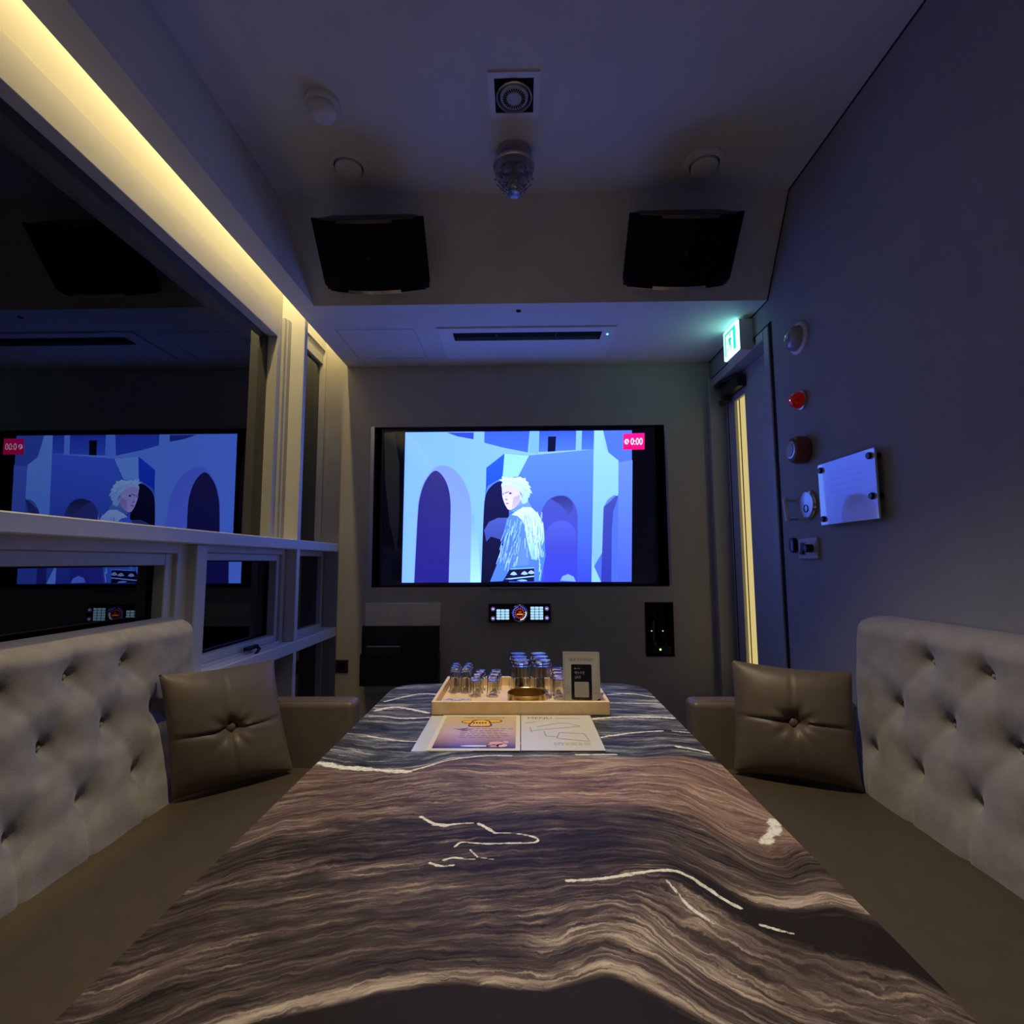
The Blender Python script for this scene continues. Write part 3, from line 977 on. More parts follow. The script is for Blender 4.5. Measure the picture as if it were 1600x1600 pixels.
MAN = [circle(0.52, 0.72, 0.055, 12), [(0.40, 0.64), (0.54, 0.64), (0.57, 0.40), (0.42, 0.40)], [(0.40, 0.64), (0.44, 0.60), (0.32, 0.48), (0.26, 0.50)], [(0.54, 0.63), (0.66, 0.52), (0.64, 0.48), (0.53, 0.56)],
       [(0.42, 0.42), (0.50, 0.40), (0.38, 0.24), (0.22, 0.22), (0.22, 0.27), (0.34, 0.29)], [(0.48, 0.42), (0.57, 0.40), (0.60, 0.26), (0.56, 0.10), (0.50, 0.10), (0.53, 0.26)]]
for s in MAN:
    g.poly([ep(u, v, 0.0012) for u, v in s], lin((0, 120, 92)))
g.build('face', attr_mat('exit_sign_face', 2.0, 0.3), ex, recalc=False)
MB().tube([(XR - 0.012, 2.150, 2.00), (XR - 0.004, 2.150, 1.97)], 0.006, 8).build('test_switch', M['black'], ex)

fd = thing('round_dome_fitting', 'pale translucent round dome fitting high on the wall by the door', 'dome fitting', (XR, 1.822, 1.850))
MB().lathe([(0.058, 0.0), (0.058, 0.008), (0.050, 0.012)], (XR, 1.822, 1.850), '-x', 36).build('base', M['white'], fd, 40)
MB().lathe([(0.046, 0.012), (0.044, 0.024), (0.032, 0.038), (0.016, 0.045), (0.0, 0.046)], (XR, 1.822, 1.850), '-x', 36).build('dome', pmat('milky_dome', (0.42, 0.42, 0.46), 0.22, coat=0.5), fd, 40)
MB().lathe([(0.016, 0.012), (0.014, 0.028), (0.0, 0.032)], (XR - 0.022, 1.822, 1.850), '-x', 20).build('core', M['chrome'], fd, 40)

rl = thing('red_indicator_lamp', 'small glowing red indicator lamp on the wall by the door', 'indicator lamp', (XR, 1.830, 1.620))
MB().lathe([(0.034, 0.0), (0.034, 0.006), (0.030, 0.008)], (XR, 1.830, 1.620), '-x', 30).build('base', M['silver'], rl, 40)
MB().lathe([(0.030, 0.008), (0.030, 0.020), (0.024, 0.034), (0.012, 0.042), (0.0, 0.044)], (XR, 1.830, 1.620), '-x', 30).build('lens', emat('red_lens', lin((140, 12, 8)), 0.12, lin((150, 16, 12)), 0.15), rl, 40)
q = MB().box(XR - 0.0455, XR - 0.020, 1.828, 1.832, 1.6185, 1.6215, 0.0008, 1)
q.box(XR - 0.0385, XR - 0.0365, 1.813, 1.847, 1.6188, 1.6212)
q.build('filament', emat('red_filament', lin((255, 120, 90)), 3.0), rl)

bl = thing('alarm_bell', 'round red-brown alarm bell with a pale centre on the wall below the red lamp', 'alarm bell', (XR, 1.828, 1.436))
MB().lathe([(0.046, 0.0), (0.050, 0.010), (0.050, 0.034), (0.042, 0.048), (0.034, 0.052)], (XR, 1.828, 1.436), '-x', 40).build('drum', M['red_brown'], bl, 40)
MB().lathe([(0.033, 0.0515), (0.031, 0.055), (0.026, 0.056), (0.025, 0.053)], (XR, 1.828, 1.436), '-x', 32).build('bezel_ring', M['silver'], bl, 40)
MB().lathe([(0.024, 0.052), (0.022, 0.057), (0.0, 0.058)], (XR, 1.828, 1.436), '-x', 32).build('push_centre', M['offwhite'], bl, 40)

nbd = thing('notice_board', 'white frosted acrylic notice board on four black studs on the wall', 'notice board', (XR, 1.61, 1.26))
BX = XR - 0.022
def bp_(y, z):
    return (BX, y, z)
MB().box(BX - 0.003, BX + 0.003, 1.440, 1.718, 1.156, 1.359, 0.001, 1).build('panel', M['board'], nbd)
q = MB()
for k, (z_, wid) in enumerate(((1.315, 0.15), (1.295, 0.17), (1.275, 0.15), (1.255, 0.16), (1.235, 0.12))):
    q.poly([(BX - 0.0036, 1.575 + wid / 2, z_), (BX - 0.0036, 1.575 - wid / 2, z_), (BX - 0.0036, 1.575 - wid / 2, z_ + 0.005), (BX - 0.0036, 1.575 + wid / 2, z_ + 0.005)])
q.build('faint_print', pmat('faint_grey_print', (0.74, 0.76, 0.81), 0.10, spec=1.0, coat=1.0, ior=2.1), nbd, recalc=False)
for y_, z_ in ((1.700, 1.338), (1.700, 1.176), (1.460, 1.338), (1.460, 1.222)):
    MB().lathe([(0.010, 0.0), (0.010, 0.030), (0.008, 0.033), (0.0, 0.033)], (XR, y_, z_), '-x', 18).build('stud', M['black'], nbd, 40)

rd = thing('round_wall_medallion', 'round shiny silver medallion with a notched rim on the wall beside the board', 'medallion', (XR, 1.822, 1.238))
q = MB().lathe([(0.048, 0.0), (0.050, 0.006), (0.046, 0.012), (0.044, 0.010)], (XR, 1.822, 1.238), '-x', 48)
for k in range(24):
    a = 2 * PI * k / 24
    c_ = Vector((XR - 0.009, 1.822 + 0.049 * math.cos(a), 1.238 + 0.049 * math.sin(a)))
    q.lathe([(0.0, -0.004), (0.004, 0.0), (0.0, 0.004)], c_, 'x', 8)
q.build('rim', M['chrome'], rd, 40)
MB().lathe([(0.045, 0.008), (0.043, 0.014), (0.025, 0.017), (0.0, 0.018)], (XR, 1.822, 1.238), '-x', 48).build('face', pmat('pale_metal_face', (0.6, 0.6, 0.66), 0.3, metal=0.6), rd, 40)
MB().lathe([(0.014, 0.0), (0.014, 0.003), (0.011, 0.003), (0.011, 0.0)], (XR - 0.016, 1.817, 1.223), '-x', 24).build('ring', M['black'], rd, 40)

wb = thing('wall_bar_handle', 'pale upright bar handle standing off the wall beside the door frame', 'bar handle', (XR, 1.905, 1.230))
MB().tube([(XR - 0.032, 1.918, 1.274), (XR - 0.039, 1.916, 1.268), (XR - 0.040, 1.908, 1.23), (XR - 0.040, 1.900, 1.184)], 0.0085, 10).build('bar', M['white'], wb, 40)
for z_ in (1.262, 1.192):
    MB().tube([(XR - 0.040, 1.910 if z_ > 1.22 else 1.901, z_), (XR, 1.905, z_)], 0.004, 8).build('post', M['offwhite'], wb, 40)

ob = thing('oval_call_button', 'small dark oval call button on the wall by the door frame', 'button', (XR, 1.932, 1.097))
MB().prism([(0.017 * math.cos(2 * PI * k / 28) * 1.0, 0.028 * math.copysign(abs(math.sin(2 * PI * k / 28)) ** 0.7, math.sin(2 * PI * k / 28))) for k in range(28)], 0, 0.016, lambda u, v, h: (XR - h, 1.932 + u, 1.097 + v)).build('body', M['black'], ob)
MB().box(XR - 0.0175, XR - 0.0155, 1.924, 1.930, 1.080, 1.114, 0.001, 1).build('key', M['silver'], ob)

sw = thing('light_switch_plate', 'pale double switch plate with a rocker and a black dimmer knob', 'light switch', (XR, 1.835, 1.046))
MB().box(XR - 0.010, XR, 1.776, 1.896, 1.046, 1.120, 0.003).build('plate', M['switch'], sw)
q = MB()
for a_, b_ in ((1.843, 1.884), (1.786, 1.828)):
    q.box(XR - 0.0115, XR - 0.0095, a_, b_, 1.058, 1.108, 0.001, 1)
q.build('insert', M['offwhite'], sw)
MB().add([(XR - 0.0115, 1.850, 1.062), (XR - 0.0115, 1.878, 1.062), (XR - 0.0115, 1.878, 1.104), (XR - 0.0115, 1.850, 1.104), (XR - 0.020, 1.856, 1.064), (XR - 0.020, 1.872, 1.064), (XR - 0.012, 1.872, 1.102), (XR - 0.012, 1.856, 1.102)],
         [[0, 1, 2, 3], [4, 5, 6, 7], [0, 1, 5, 4], [1, 2, 6, 5], [2, 3, 7, 6], [3, 0, 4, 7]]).build('rocker', M['rack_black'], sw)
MB().lathe([(0.015, 0.0), (0.014, 0.020), (0.011, 0.023), (0.0, 0.023)], (XR - 0.0115, 1.808, 1.083), '-x', 24).build('dimmer_knob', M['black'], sw, 40)

# ---------------------------------------------------------------- sofas
def rounded_rect_sdf(u, v, u0, u1, v0, v1, r):
    cu_, cv_ = (u0 + u1) / 2, (v0 + v1) / 2
    qu = np.abs(u - cu_) - (u1 - u0) / 2 + r
    qv = np.abs(v - cv_) - (v1 - v0) / 2 + r
    return np.hypot(np.maximum(qu, 0), np.maximum(qv, 0)) + np.minimum(np.maximum(qu, qv), 0) - r


def clamp_to(u, v, box, r):
    """Pull grid points that lie outside a rounded rectangle onto its edge."""
    u, v = u.copy(), v.copy()
    u0, u1, v0, v1 = box
    for _ in range(3):
        d = rounded_rect_sdf(u, v, u0, u1, v0, v1, r)
        cu_ = np.clip(u, u0 + r, u1 - r)
        cv_ = np.clip(v, v0 + r, v1 - r)
        L_ = np.hypot(u - cu_, v - cv_) + 1e-9
        k = np.where(d > 0, (r / L_), 1.0)
        u = np.where(d > 0, cu_ + (u - cu_) * k, u)
        v = np.where(d > 0, cv_ + (v - cv_) * k, v)
    return u, v


ROWS = [(0.806, 1.230), (0.683, 1.322), (0.550, 1.404)]
Y0, Y1, Z0, Z1 = -0.20, 1.492, 0.425, 0.888


def back_front(z):
    return 0.905 + (z - 0.44) / 0.44 * 0.040


def sofa(s, label):
    root = thing('sofa', label, 'sofa', (s * 0.75, 0.65, 0.0))
    MB().box(min(s * 0.50, s * 1.02), max(s * 0.50, s * 1.02), Y0, 1.575, 0.0, 0.31, 0.01).build('base', M['cushion'], root)
    MB().box(min(s * 0.46, s * 0.955), max(s * 0.46, s * 0.955), Y0, 1.583, 0.31, 0.440, 0.028, 4).build('seat', M['leather'], root, 50)
    a0, a1 = sorted((s * 0.508, s * 1.00))
    MB().box(a0, a1, 1.584, 1.664, 0.10, 0.622, 0.020, 4).build('armrest', M['cushion'], root, 50)
    MB().tube([(s * 0.513, 1.600, 0.12), (s * 0.513, 1.600, 0.606), (s * 0.520, 1.600, 0.617), (s * 0.56, 1.598, 0.6195), (s * 0.97, 1.598, 0.6195)], 0.003, 6).build('piping', M['cushion'], root, 60)
    # tufted backrest
    ny, nz = 240, 76
    yy, zz = np.meshgrid(np.linspace(Y0, Y1, ny), np.linspace(Z0, Z1, nz), indexing='ij')
    yc, zc = clamp_to(yy, zz, (Y0, Y1, Z0, Z1), 0.035)
    d_edge = np.minimum(np.minimum(Z1 - zc, Y1 - yc), yc - Y0)
    sd = -rounded_rect_sdf(yc, zc, Y0, Y1, Z0 - 0.2, Z1, 0.035)
    e = np.clip(sd / 0.045, 0, 1)
    round_ = np.sqrt(np.clip(1 - (1 - e) ** 2, 0, 1))
    btn = [(y, z) for z, y in ((z, yb - 0.15 * k) for z, yb in ROWS for k in range(10)) if y > 0.05]
    dm = np.full(yc.shape, 9.0)
    for by, bz in btn:
        dm = np.minimum(dm, np.hypot(yc - by, (zc - bz)))
    h = -0.020 * np.exp(-(dm / 0.040) ** 2) - 0.012 * np.exp(-(dm / 0.012) ** 2)
    def seg(ya, za, yb, zb, wdt, dep):
        px, pz = yb - ya, zb - za
        L2 = px * px + pz * pz
        t_ = np.clip(((yc - ya) * px + (zc - za) * pz) / L2, 0, 1)
        dd = np.hypot(yc - ya - t_ * px, zc - za - t_ * pz)
        fade = 0.35 + 0.65 * np.abs(2 * t_ - 1) ** 1.5
        return -dep * fade * np.exp(-(dd / wdt) ** 2)
    for by, bz in btn:
        for cy, cz in btn:
            if 0.08 < bz - cz < 0.16 and abs(by - cy) < 0.12:
                h = np.minimum(h, h + seg(by, bz, cy, cz, 0.010, 0.006))
        if bz < 0.6:
            h = h + np.where(zc < bz, -0.007 * np.exp(-((yc - by) / 0.007) ** 2), 0)
        if bz > 0.75:
            h = h + np.where(zc > bz, -0.006 * np.exp(-((yc - by) / 0.008) ** 2) * np.clip(1 - (zc - bz) / 0.09, 0, 1), 0)
    rs_ = np.random.RandomState(4)
    h = h + 0.0015 * np.sin(yc * 37 + 2 * np.sin(zc * 29)) * np.sin(zc * 41)
    bulge = 0.012 * np.clip(1 - ((zc - 0.50) / 0.10) ** 2, 0, 1)
    XB = 1.020
    depth = (XB - (0.905 + (zc - 0.44) / 0.44 * 0.040) + 0.014 + h + 0.4 * bulge) * (0.25 + 0.75 * round_)
    X = s * (XB - depth)
    verts = np.stack([X, yc, zc], -1).reshape(-1, 3).tolist()
    fs = []
    for i in range(ny - 1):
        for j in range(nz - 1):
            k = i * nz + j
            fs.append([k, k + 1, k + nz + 1, k + nz])
    # closing skirt to the back plane
    rim = [j for j in range(nz)] + [i * nz + nz - 1 for i in range(1, ny)] + [(ny - 1) * nz + j for j in range(nz - 2, -1, -1)] + [i * nz for i in range(ny - 2, 0, -1)]
    n0 = len(verts)
    for k in rim:
        verts.append([s * XB, verts[k][1], verts[k][2]])
    m_ = len(rim)
    for k in range(m_):
        fs.append([rim[k], rim[(k + 1) % m_], n0 + (k + 1) % m_, n0 + k])
    fs.append([n0 + k for k in range(m_)])
    MB().add(verts, fs).build('backrest', M['suede'], root, 70)
    for by, bz in btn:
        if by < 0.60:
            continue
        xf = XB - (XB - (0.905 + (bz - 0.44) / 0.44 * 0.040) + 0.014 - 0.037)
        MB().lathe([(0.0085, -0.004), (0.0095, 0.001), (0.006, 0.005), (0.0, 0.006)], (s * xf, by, bz), '-x' if s > 0 else 'x', 16).build('button', M['suede'], root, 60)
    return root


sofa(-1, 'brown sofa with a grey tufted back along the window')
sofa(1, 'brown sofa with a grey tufted back along the blue-lit wall')


def cushion(bl, br, tr, tl, label):
    bl, br, tr, tl = map(Vector, (bl, br, tr, tl))
    cen = (bl + br + tr + tl) / 4
    nrm = (br - bl).cross(tl - bl).normalized()
    if nrm.y > 0:
        nrm = -nrm
    root = thing('throw_cushion', label, 'cushion', ((bl.x + br.x) / 2, (bl.y + br.y) / 2, 0.441))
    n = 44
    vs_, fs = [], []
    for side, T in ((1, 0.055), (-1, 0.030)):
        o = len(vs_)
        for i in range(n + 1):
            for j in range(n + 1):
                a, b_ = 2 * i / n - 1, 2 * j / n - 1
                # concave edges, pointed corners
                pu = a * (1 - 0.045 * (1 - b_ * b_))
                pv = b_ * (1 - 0.045 * (1 - a * a))
                u, v = (pu + 1) / 2, (pv + 1) / 2
                p = bl * (1 - u) * (1 - v) + br * u * (1 - v) + tr * u * v + tl * (1 - u) * v
                t_ = max(0.0, (1 - abs(a) ** 2.6) * (1 - abs(b_) ** 2.6)) ** 0.55
                r_2 = a * a + b_ * b_
                pin = 0.55 * math.exp(-r_2 / 0.035)
                crease = 0.13 * math.exp(-(b_ / 0.022) ** 2) + 0.06 * math.exp(-(a / 0.022) ** 2)
                ang = math.atan2(b_, a)
                fold = 0.05 * math.exp(-((math.sqrt(r_2) - 0.25) / 0.16) ** 2) * math.sin(9 * ang + 1.0)
                edge = 0.05 * math.sin(a * 21 + 1) * max(0, b_ * b_ - 0.55) + 0.07 * math.sin(b_ * 23) * max(0, a * a - 0.6)
                vs_.append(p + nrm * side * T * max(0.0, t_ * (1 - pin - crease + fold) + edge * t_))
        for i in range(n):
            for j in range(n):
                k = o + i * (n + 1) + j
                fs.append([k, k + 1, k + n + 2, k + n + 1])
    MB().add(vs_, fs).build('cover', M['cushion'], root, 60)
    c = cen + nrm * 0.024
    q = nrm.to_track_quat('Z', 'Y').to_matrix().to_4x4()
    b = MB()
    b.xf = Matrix.Translation(c) @ q
    b.lathe([(0.013, -0.004), (0.013, 0.004), (0.009, 0.008), (0.0, 0.009)], (0, 0, 0), 'z', 20)
    b.xf = None
    b.build('button', M['cushion'], root, 60)
    return root


cushion((-0.882, 1.335, 0.447), (-0.655, 1.520, 0.449), (-0.752, 1.575, 0.750), (-0.910, 1.302, 0.762), 'brown leather cushion with a button in the corner of the window-side sofa')
cushion((0.597, 1.520, 0.449), (0.880, 1.400, 0.447), (0.905, 1.455, 0.735), (0.628, 1.580, 0.745), 'brown leather cushion with a button in the corner of the door-side sofa')

# ---------------------------------------------------------------- marble table
ZT = 0.660
GUIDES = [
    (0.5, [(-0.308, 0.381), (-0.286, 0.436), (-0.225, 0.465), (-0.176, 0.479), (-0.131, 0.495), (-0.092, 0.505), (-0.058, 0.509), (-0.01, 0.501), (0.024, 0.5), (0.054, 0.511), (0.079, 0.521), (0.105, 0.505), (0.149, 0.471), (0.183, 0.447), (0.226, 0.418), (0.294, 0.389)]),
    (0.585, [(-0.376, 0.458), (-0.329, 0.497), (-0.257, 0.528), (-0.168, 0.558), (-0.078, 0.573), (0.029, 0.585), (0.065, 0.6), (0.101, 0.608), (0.13, 0.595), (0.149, 0.557), (0.168, 0.527), (0.198, 0.5), (0.226, 0.481), (0.268, 0.463), (0.336, 0.439)]),
    (0.645, [(-0.387, 0.534), (-0.344, 0.565), (-0.257, 0.596), (-0.158, 0.618), (-0.087, 0.63), (-0.013, 0.642), (0.046, 0.655), (0.098, 0.659), (0.14, 0.673), (0.183, 0.676), (0.21, 0.646), (0.228, 0.615), (0.237, 0.602), (0.253, 0.577), (0.276, 0.566), (0.323, 0.548), (0.356, 0.535), (0.377, 0.502)]),
    (0.7, [(-0.387, 0.589), (-0.343, 0.622), (-0.244, 0.652), (-0.095, 0.686), (0.05, 0.702), (0.12, 0.713), (0.19, 0.699), (0.22, 0.666), (0.241, 0.628), (0.257, 0.61), (0.291, 0.609), (0.319, 0.616), (0.345, 0.623), (0.376, 0.605)]),
    (0.83, [(-0.389, 0.716), (-0.351, 0.761), (-0.241, 0.789), (-0.112, 0.809), (0.043, 0.833), (0.208, 0.828), (0.262, 0.795), (0.291, 0.765), (0.29, 0.714), (0.297, 0.687), (0.319, 0.688), (0.362, 0.718), (0.384, 0.718)]),
    (0.98, [(-0.386, 0.927), (-0.251, 0.968), (-0.14, 1.005), (0.051, 0.976), (0.172, 1.0), (0.282, 1.01), (0.328, 0.972), (0.354, 0.895), (0.359, 0.848), (0.38, 0.839)]),
    (1.06, [(-0.392, 1.019), (-0.302, 0.98), (-0.207, 0.98), (-0.143, 1.03), (-0.071, 1.053), (0.107, 1.061), (0.231, 1.048), (0.312, 1.069), (0.375, 1.042)]),
    (1.31, [(-0.383, 1.31), (-0.306, 1.289), (-0.182, 1.3), (0.054, 1.306), (0.26, 1.311), (0.373, 1.296)]),
    (1.65, [(-0.372, 1.58), (-0.227, 1.62), (0.245, 1.619), (0.378, 1.587)]),
]
VEINS = [
    (0.0165, [(-0.386, 1.012), (-0.328, 0.988), (-0.266, 0.98), (-0.211, 0.972)]),
    (0.0046, [(-0.211, 0.972), (-0.18, 0.995), (-0.143, 1.03), (-0.071, 1.053), (-0.02, 1.05)]),
    (0.0065, [(-0.153, 0.807), (-0.133, 0.788), (-0.116, 0.781)]),
    (0.0032, [(-0.116, 0.781), (-0.093, 0.787), (-0.071, 0.789)]),
    (0.0065, [(-0.064, 0.787), (-0.052, 0.776), (-0.039, 0.762)]),
    (0.0033, [(-0.039, 0.762), (-0.007, 0.761), (0.019, 0.751), (0.023, 0.743), (0.015, 0.736), (-0.02, 0.736), (-0.046, 0.733), (-0.07, 0.736), (-0.085, 0.739), (-0.091, 0.726)]),
    (0.0046, [(-0.101, 0.695), (-0.091, 0.701), (-0.079, 0.699)]),
    (0.0032, [(-0.079, 0.699), (-0.062, 0.697)]),
    (0.0046, [(-0.118, 0.689), (-0.103, 0.681), (-0.087, 0.684)]),
    (0.0033, [(-0.07, 0.719), (-0.064, 0.71), (-0.058, 0.702)]),
    (0.0032, [(-0.058, 0.702), (-0.037, 0.697)]),
    (0.0195, [(0.371, 0.796), (0.353, 0.767)]),
    (0.0135, [(0.347, 0.761), (0.328, 0.742)]),
    (0.0046, [(0.172, 0.656), (0.179, 0.628), (0.184, 0.606), (0.201, 0.582)]),
    (0.009, [(-0.375, 1.445), (-0.331, 1.499), (-0.288, 1.534), (-0.248, 1.52)]),
    (0.0126, [(-0.377, 1.359), (-0.341, 1.395), (-0.297, 1.377), (-0.236, 1.337)]),
    (0.0072, [(-0.378, 1.31), (-0.339, 1.31), (-0.298, 1.289), (-0.223, 1.3)]),
    (0.0108, [(0.251, 1.52), (0.315, 1.534), (0.378, 1.485)]),
    (0.0072, [(0.24, 1.432), (0.376, 1.42)]),
    (0.0126, [(0.173, 1.29), (0.258, 1.311), (0.373, 1.296)]),
    (0.0072, [(0.173, 1.158), (0.241, 1.188), (0.316, 1.201)]),
    (0.0054, [(0.338, 1.201), (0.376, 1.188)]),
    (0.009, [(0.319, 1.104), (0.344, 1.09), (0.374, 1.069)]),
    (0.0072, [(0.107, 1.057), (0.186, 1.058)]),
    (0.0054, [(-0.339, 1.164), (-0.239, 1.124), (-0.198, 1.144)]),
    (0.0052, [(0.052, 0.654), (0.098, 0.658), (0.14, 0.671), (0.184, 0.678), (0.201, 0.665), (0.211, 0.648), (0.229, 0.617), (0.239, 0.607)]),
    (0.0039, [(0.249, 0.581), (0.263, 0.574), (0.277, 0.568)]),
]

def interp_guide(pts, x):
    pts = sorted(pts)
    keep = [pts[0]]
    for p in pts[1:]:
        if p[0] - keep[-1][0] > 0.012:
            keep.append(p)
    pts = keep
    xs = [p[0] for p in pts]
    ys = [p[1] for p in pts]
    return np.interp(x, xs, ys)


def marble_top():
    nx_, ny_ = 300, 640
    bx = (-0.392, 0.374, -0.05, 1.662)
    xx, yy = np.meshgrid(np.linspace(bx[0], bx[1], nx_), np.linspace(bx[2], bx[3], ny_), indexing='ij')
    xc, yc = clamp_to(xx, yy, bx, 0.085)
    yc = yc - 0.018 * ((xc + 0.009) / 0.383) ** 2 * np.clip((yc - 1.3) / 0.36, 0, 1)
    # layered flow: each guide is one bed of the stone
    svals = [s for s, _ in GUIDES]
    G = np.stack([interp_guide(l, xc) for _, l in GUIDES], 0)
    for k in range(1, len(G)):
        G[k] = np.maximum(G[k], G[k - 1] + 0.004)
    s = np.zeros_like(xc)
    lo = yc < G[0]
    s[lo] = svals[0] + (yc - G[0])[lo]
    for k in range(len(G) - 1):
        m_ = (yc >= G[k]) & (yc < G[k + 1])
        t_ = (yc - G[k]) / (G[k + 1] - G[k])
        s[m_] = (svals[k] + t_ * (svals[k + 1] - svals[k]))[m_]
    hi = yc >= G[-1]
    s[hi] = svals[-1] + (yc - G[-1])[hi]
    for _ in range(14):     # soften the kinks between beds
        s[1:-1, 1:-1] = (s[1:-1, 1:-1] * 2 + s[:-2, 1:-1] + s[2:, 1:-1] + s[1:-1, :-2] + s[1:-1, 2:]) / 6
    def bump(c, w_):
        return np.exp(-((s - c) / w_) ** 2)
    def sm(e0, e1, v):
        t_ = np.clip((v - e0) / (e1 - e0), 0, 1)
        return t_ * t_ * (3 - 2 * t_)
    black = 1 - sm(0.490, 0.500, s)
    black = np.maximum(black, sm(0.150, 0.24, xc) * sm(0.632, 0.645, s) * (1 - sm(0.688, 0.700, s)))
    black = np.maximum(black, 0.28 * sm(0.66, 0.70, s) * (1 - sm(0.78, 0.84, s)) * (1 - sm(0.10, 0.24, xc)) * sm(-0.34, -0.2, xc))
    light = 0.55 * bump(0.505, 0.010) + 0.8 * sm(0.22, 0.31, xc) * bump(0.705, 0.022)
    light = light + 0.22 * sm(0.51, 0.54, s) * (1 - sm(0.60, 0.64, s)) * sm(-0.05, 0.06, xc)
    light = light + 0.25 * np.exp(-((xc + 0.19) / 0.10) ** 2 - ((yc - 0.66) / 0.035) ** 2)
    light = light + 0.25 * np.exp(-((xc - 0.17) / 0.05) ** 2 - ((yc - 0.60) / 0.05) ** 2)
    pink = sm(0.80, 0.88, s) * (1 - sm(1.035, 1.06, s)) * (0.45 + 0.55 * sm(-0.15, 0.05, xc))
    grey = sm(1.035, 1.065, s)
    vein = np.full(xc.shape, 4.0)
    for w_, l in VEINS:
        l = curve(l, 2)
        for (ax_, ay_), (bx_, by_) in zip(l, l[1:]):
            px, py = bx_ - ax_, by_ - ay_
            t_ = np.clip(((xc - ax_) * px + (yc - ay_) * py) / (px * px + py * py + 1e-9), 0, 1)
            dd = np.hypot(xc - ax_ - t_ * px, (yc - ay_ - t_ * py)) / (w_ * 0.5)
            vein = np.minimum(vein, dd)
    n0 = nx_ * ny_
    verts = np.stack([xc, yc, np.full_like(xc, ZT)], -1).reshape(-1, 3).tolist()
    fs = []
    for i in range(nx_ - 1):
        for j in range(ny_ - 1):
            k = i * ny_ + j
            fs.append([k, k + ny_, k + ny_ + 1, k + 1])
    rim = [j for j in range(ny_)] + [i * ny_ + ny_ - 1 for i in range(1, nx_)] + [(nx_ - 1) * ny_ + j for j in range(ny_ - 2, -1, -1)] + [i * ny_ for i in range(nx_ - 2, 0, -1)]
    m_ = len(rim)
    for dz in (0.004, 0.038):
        for k in rim:
            verts.append([verts[k][0] * (1.0 if dz < 0.01 else 1.0), verts[k][1], ZT - dz])
    for k in range(m_):
        k2 = (k + 1) % m_
        fs.append([rim[k], rim[k2], n0 + k2, n0 + k])
        fs.append([n0 + k, n0 + k2, n0 + m_ + k2, n0 + m_ + k])
    fs.append([n0 + m_ + k for k in range(m_)])
    flat = lambda a: np.concatenate([a.reshape(-1), a.reshape(-1)[rim], a.reshape(-1)[rim]])
    return verts, fs, flat(s), flat(xc), flat(np.clip(black, 0, 1)), flat(np.clip(light, 0, 1)), flat(pink), flat(grey), flat(np.clip(vein, 0, 4))


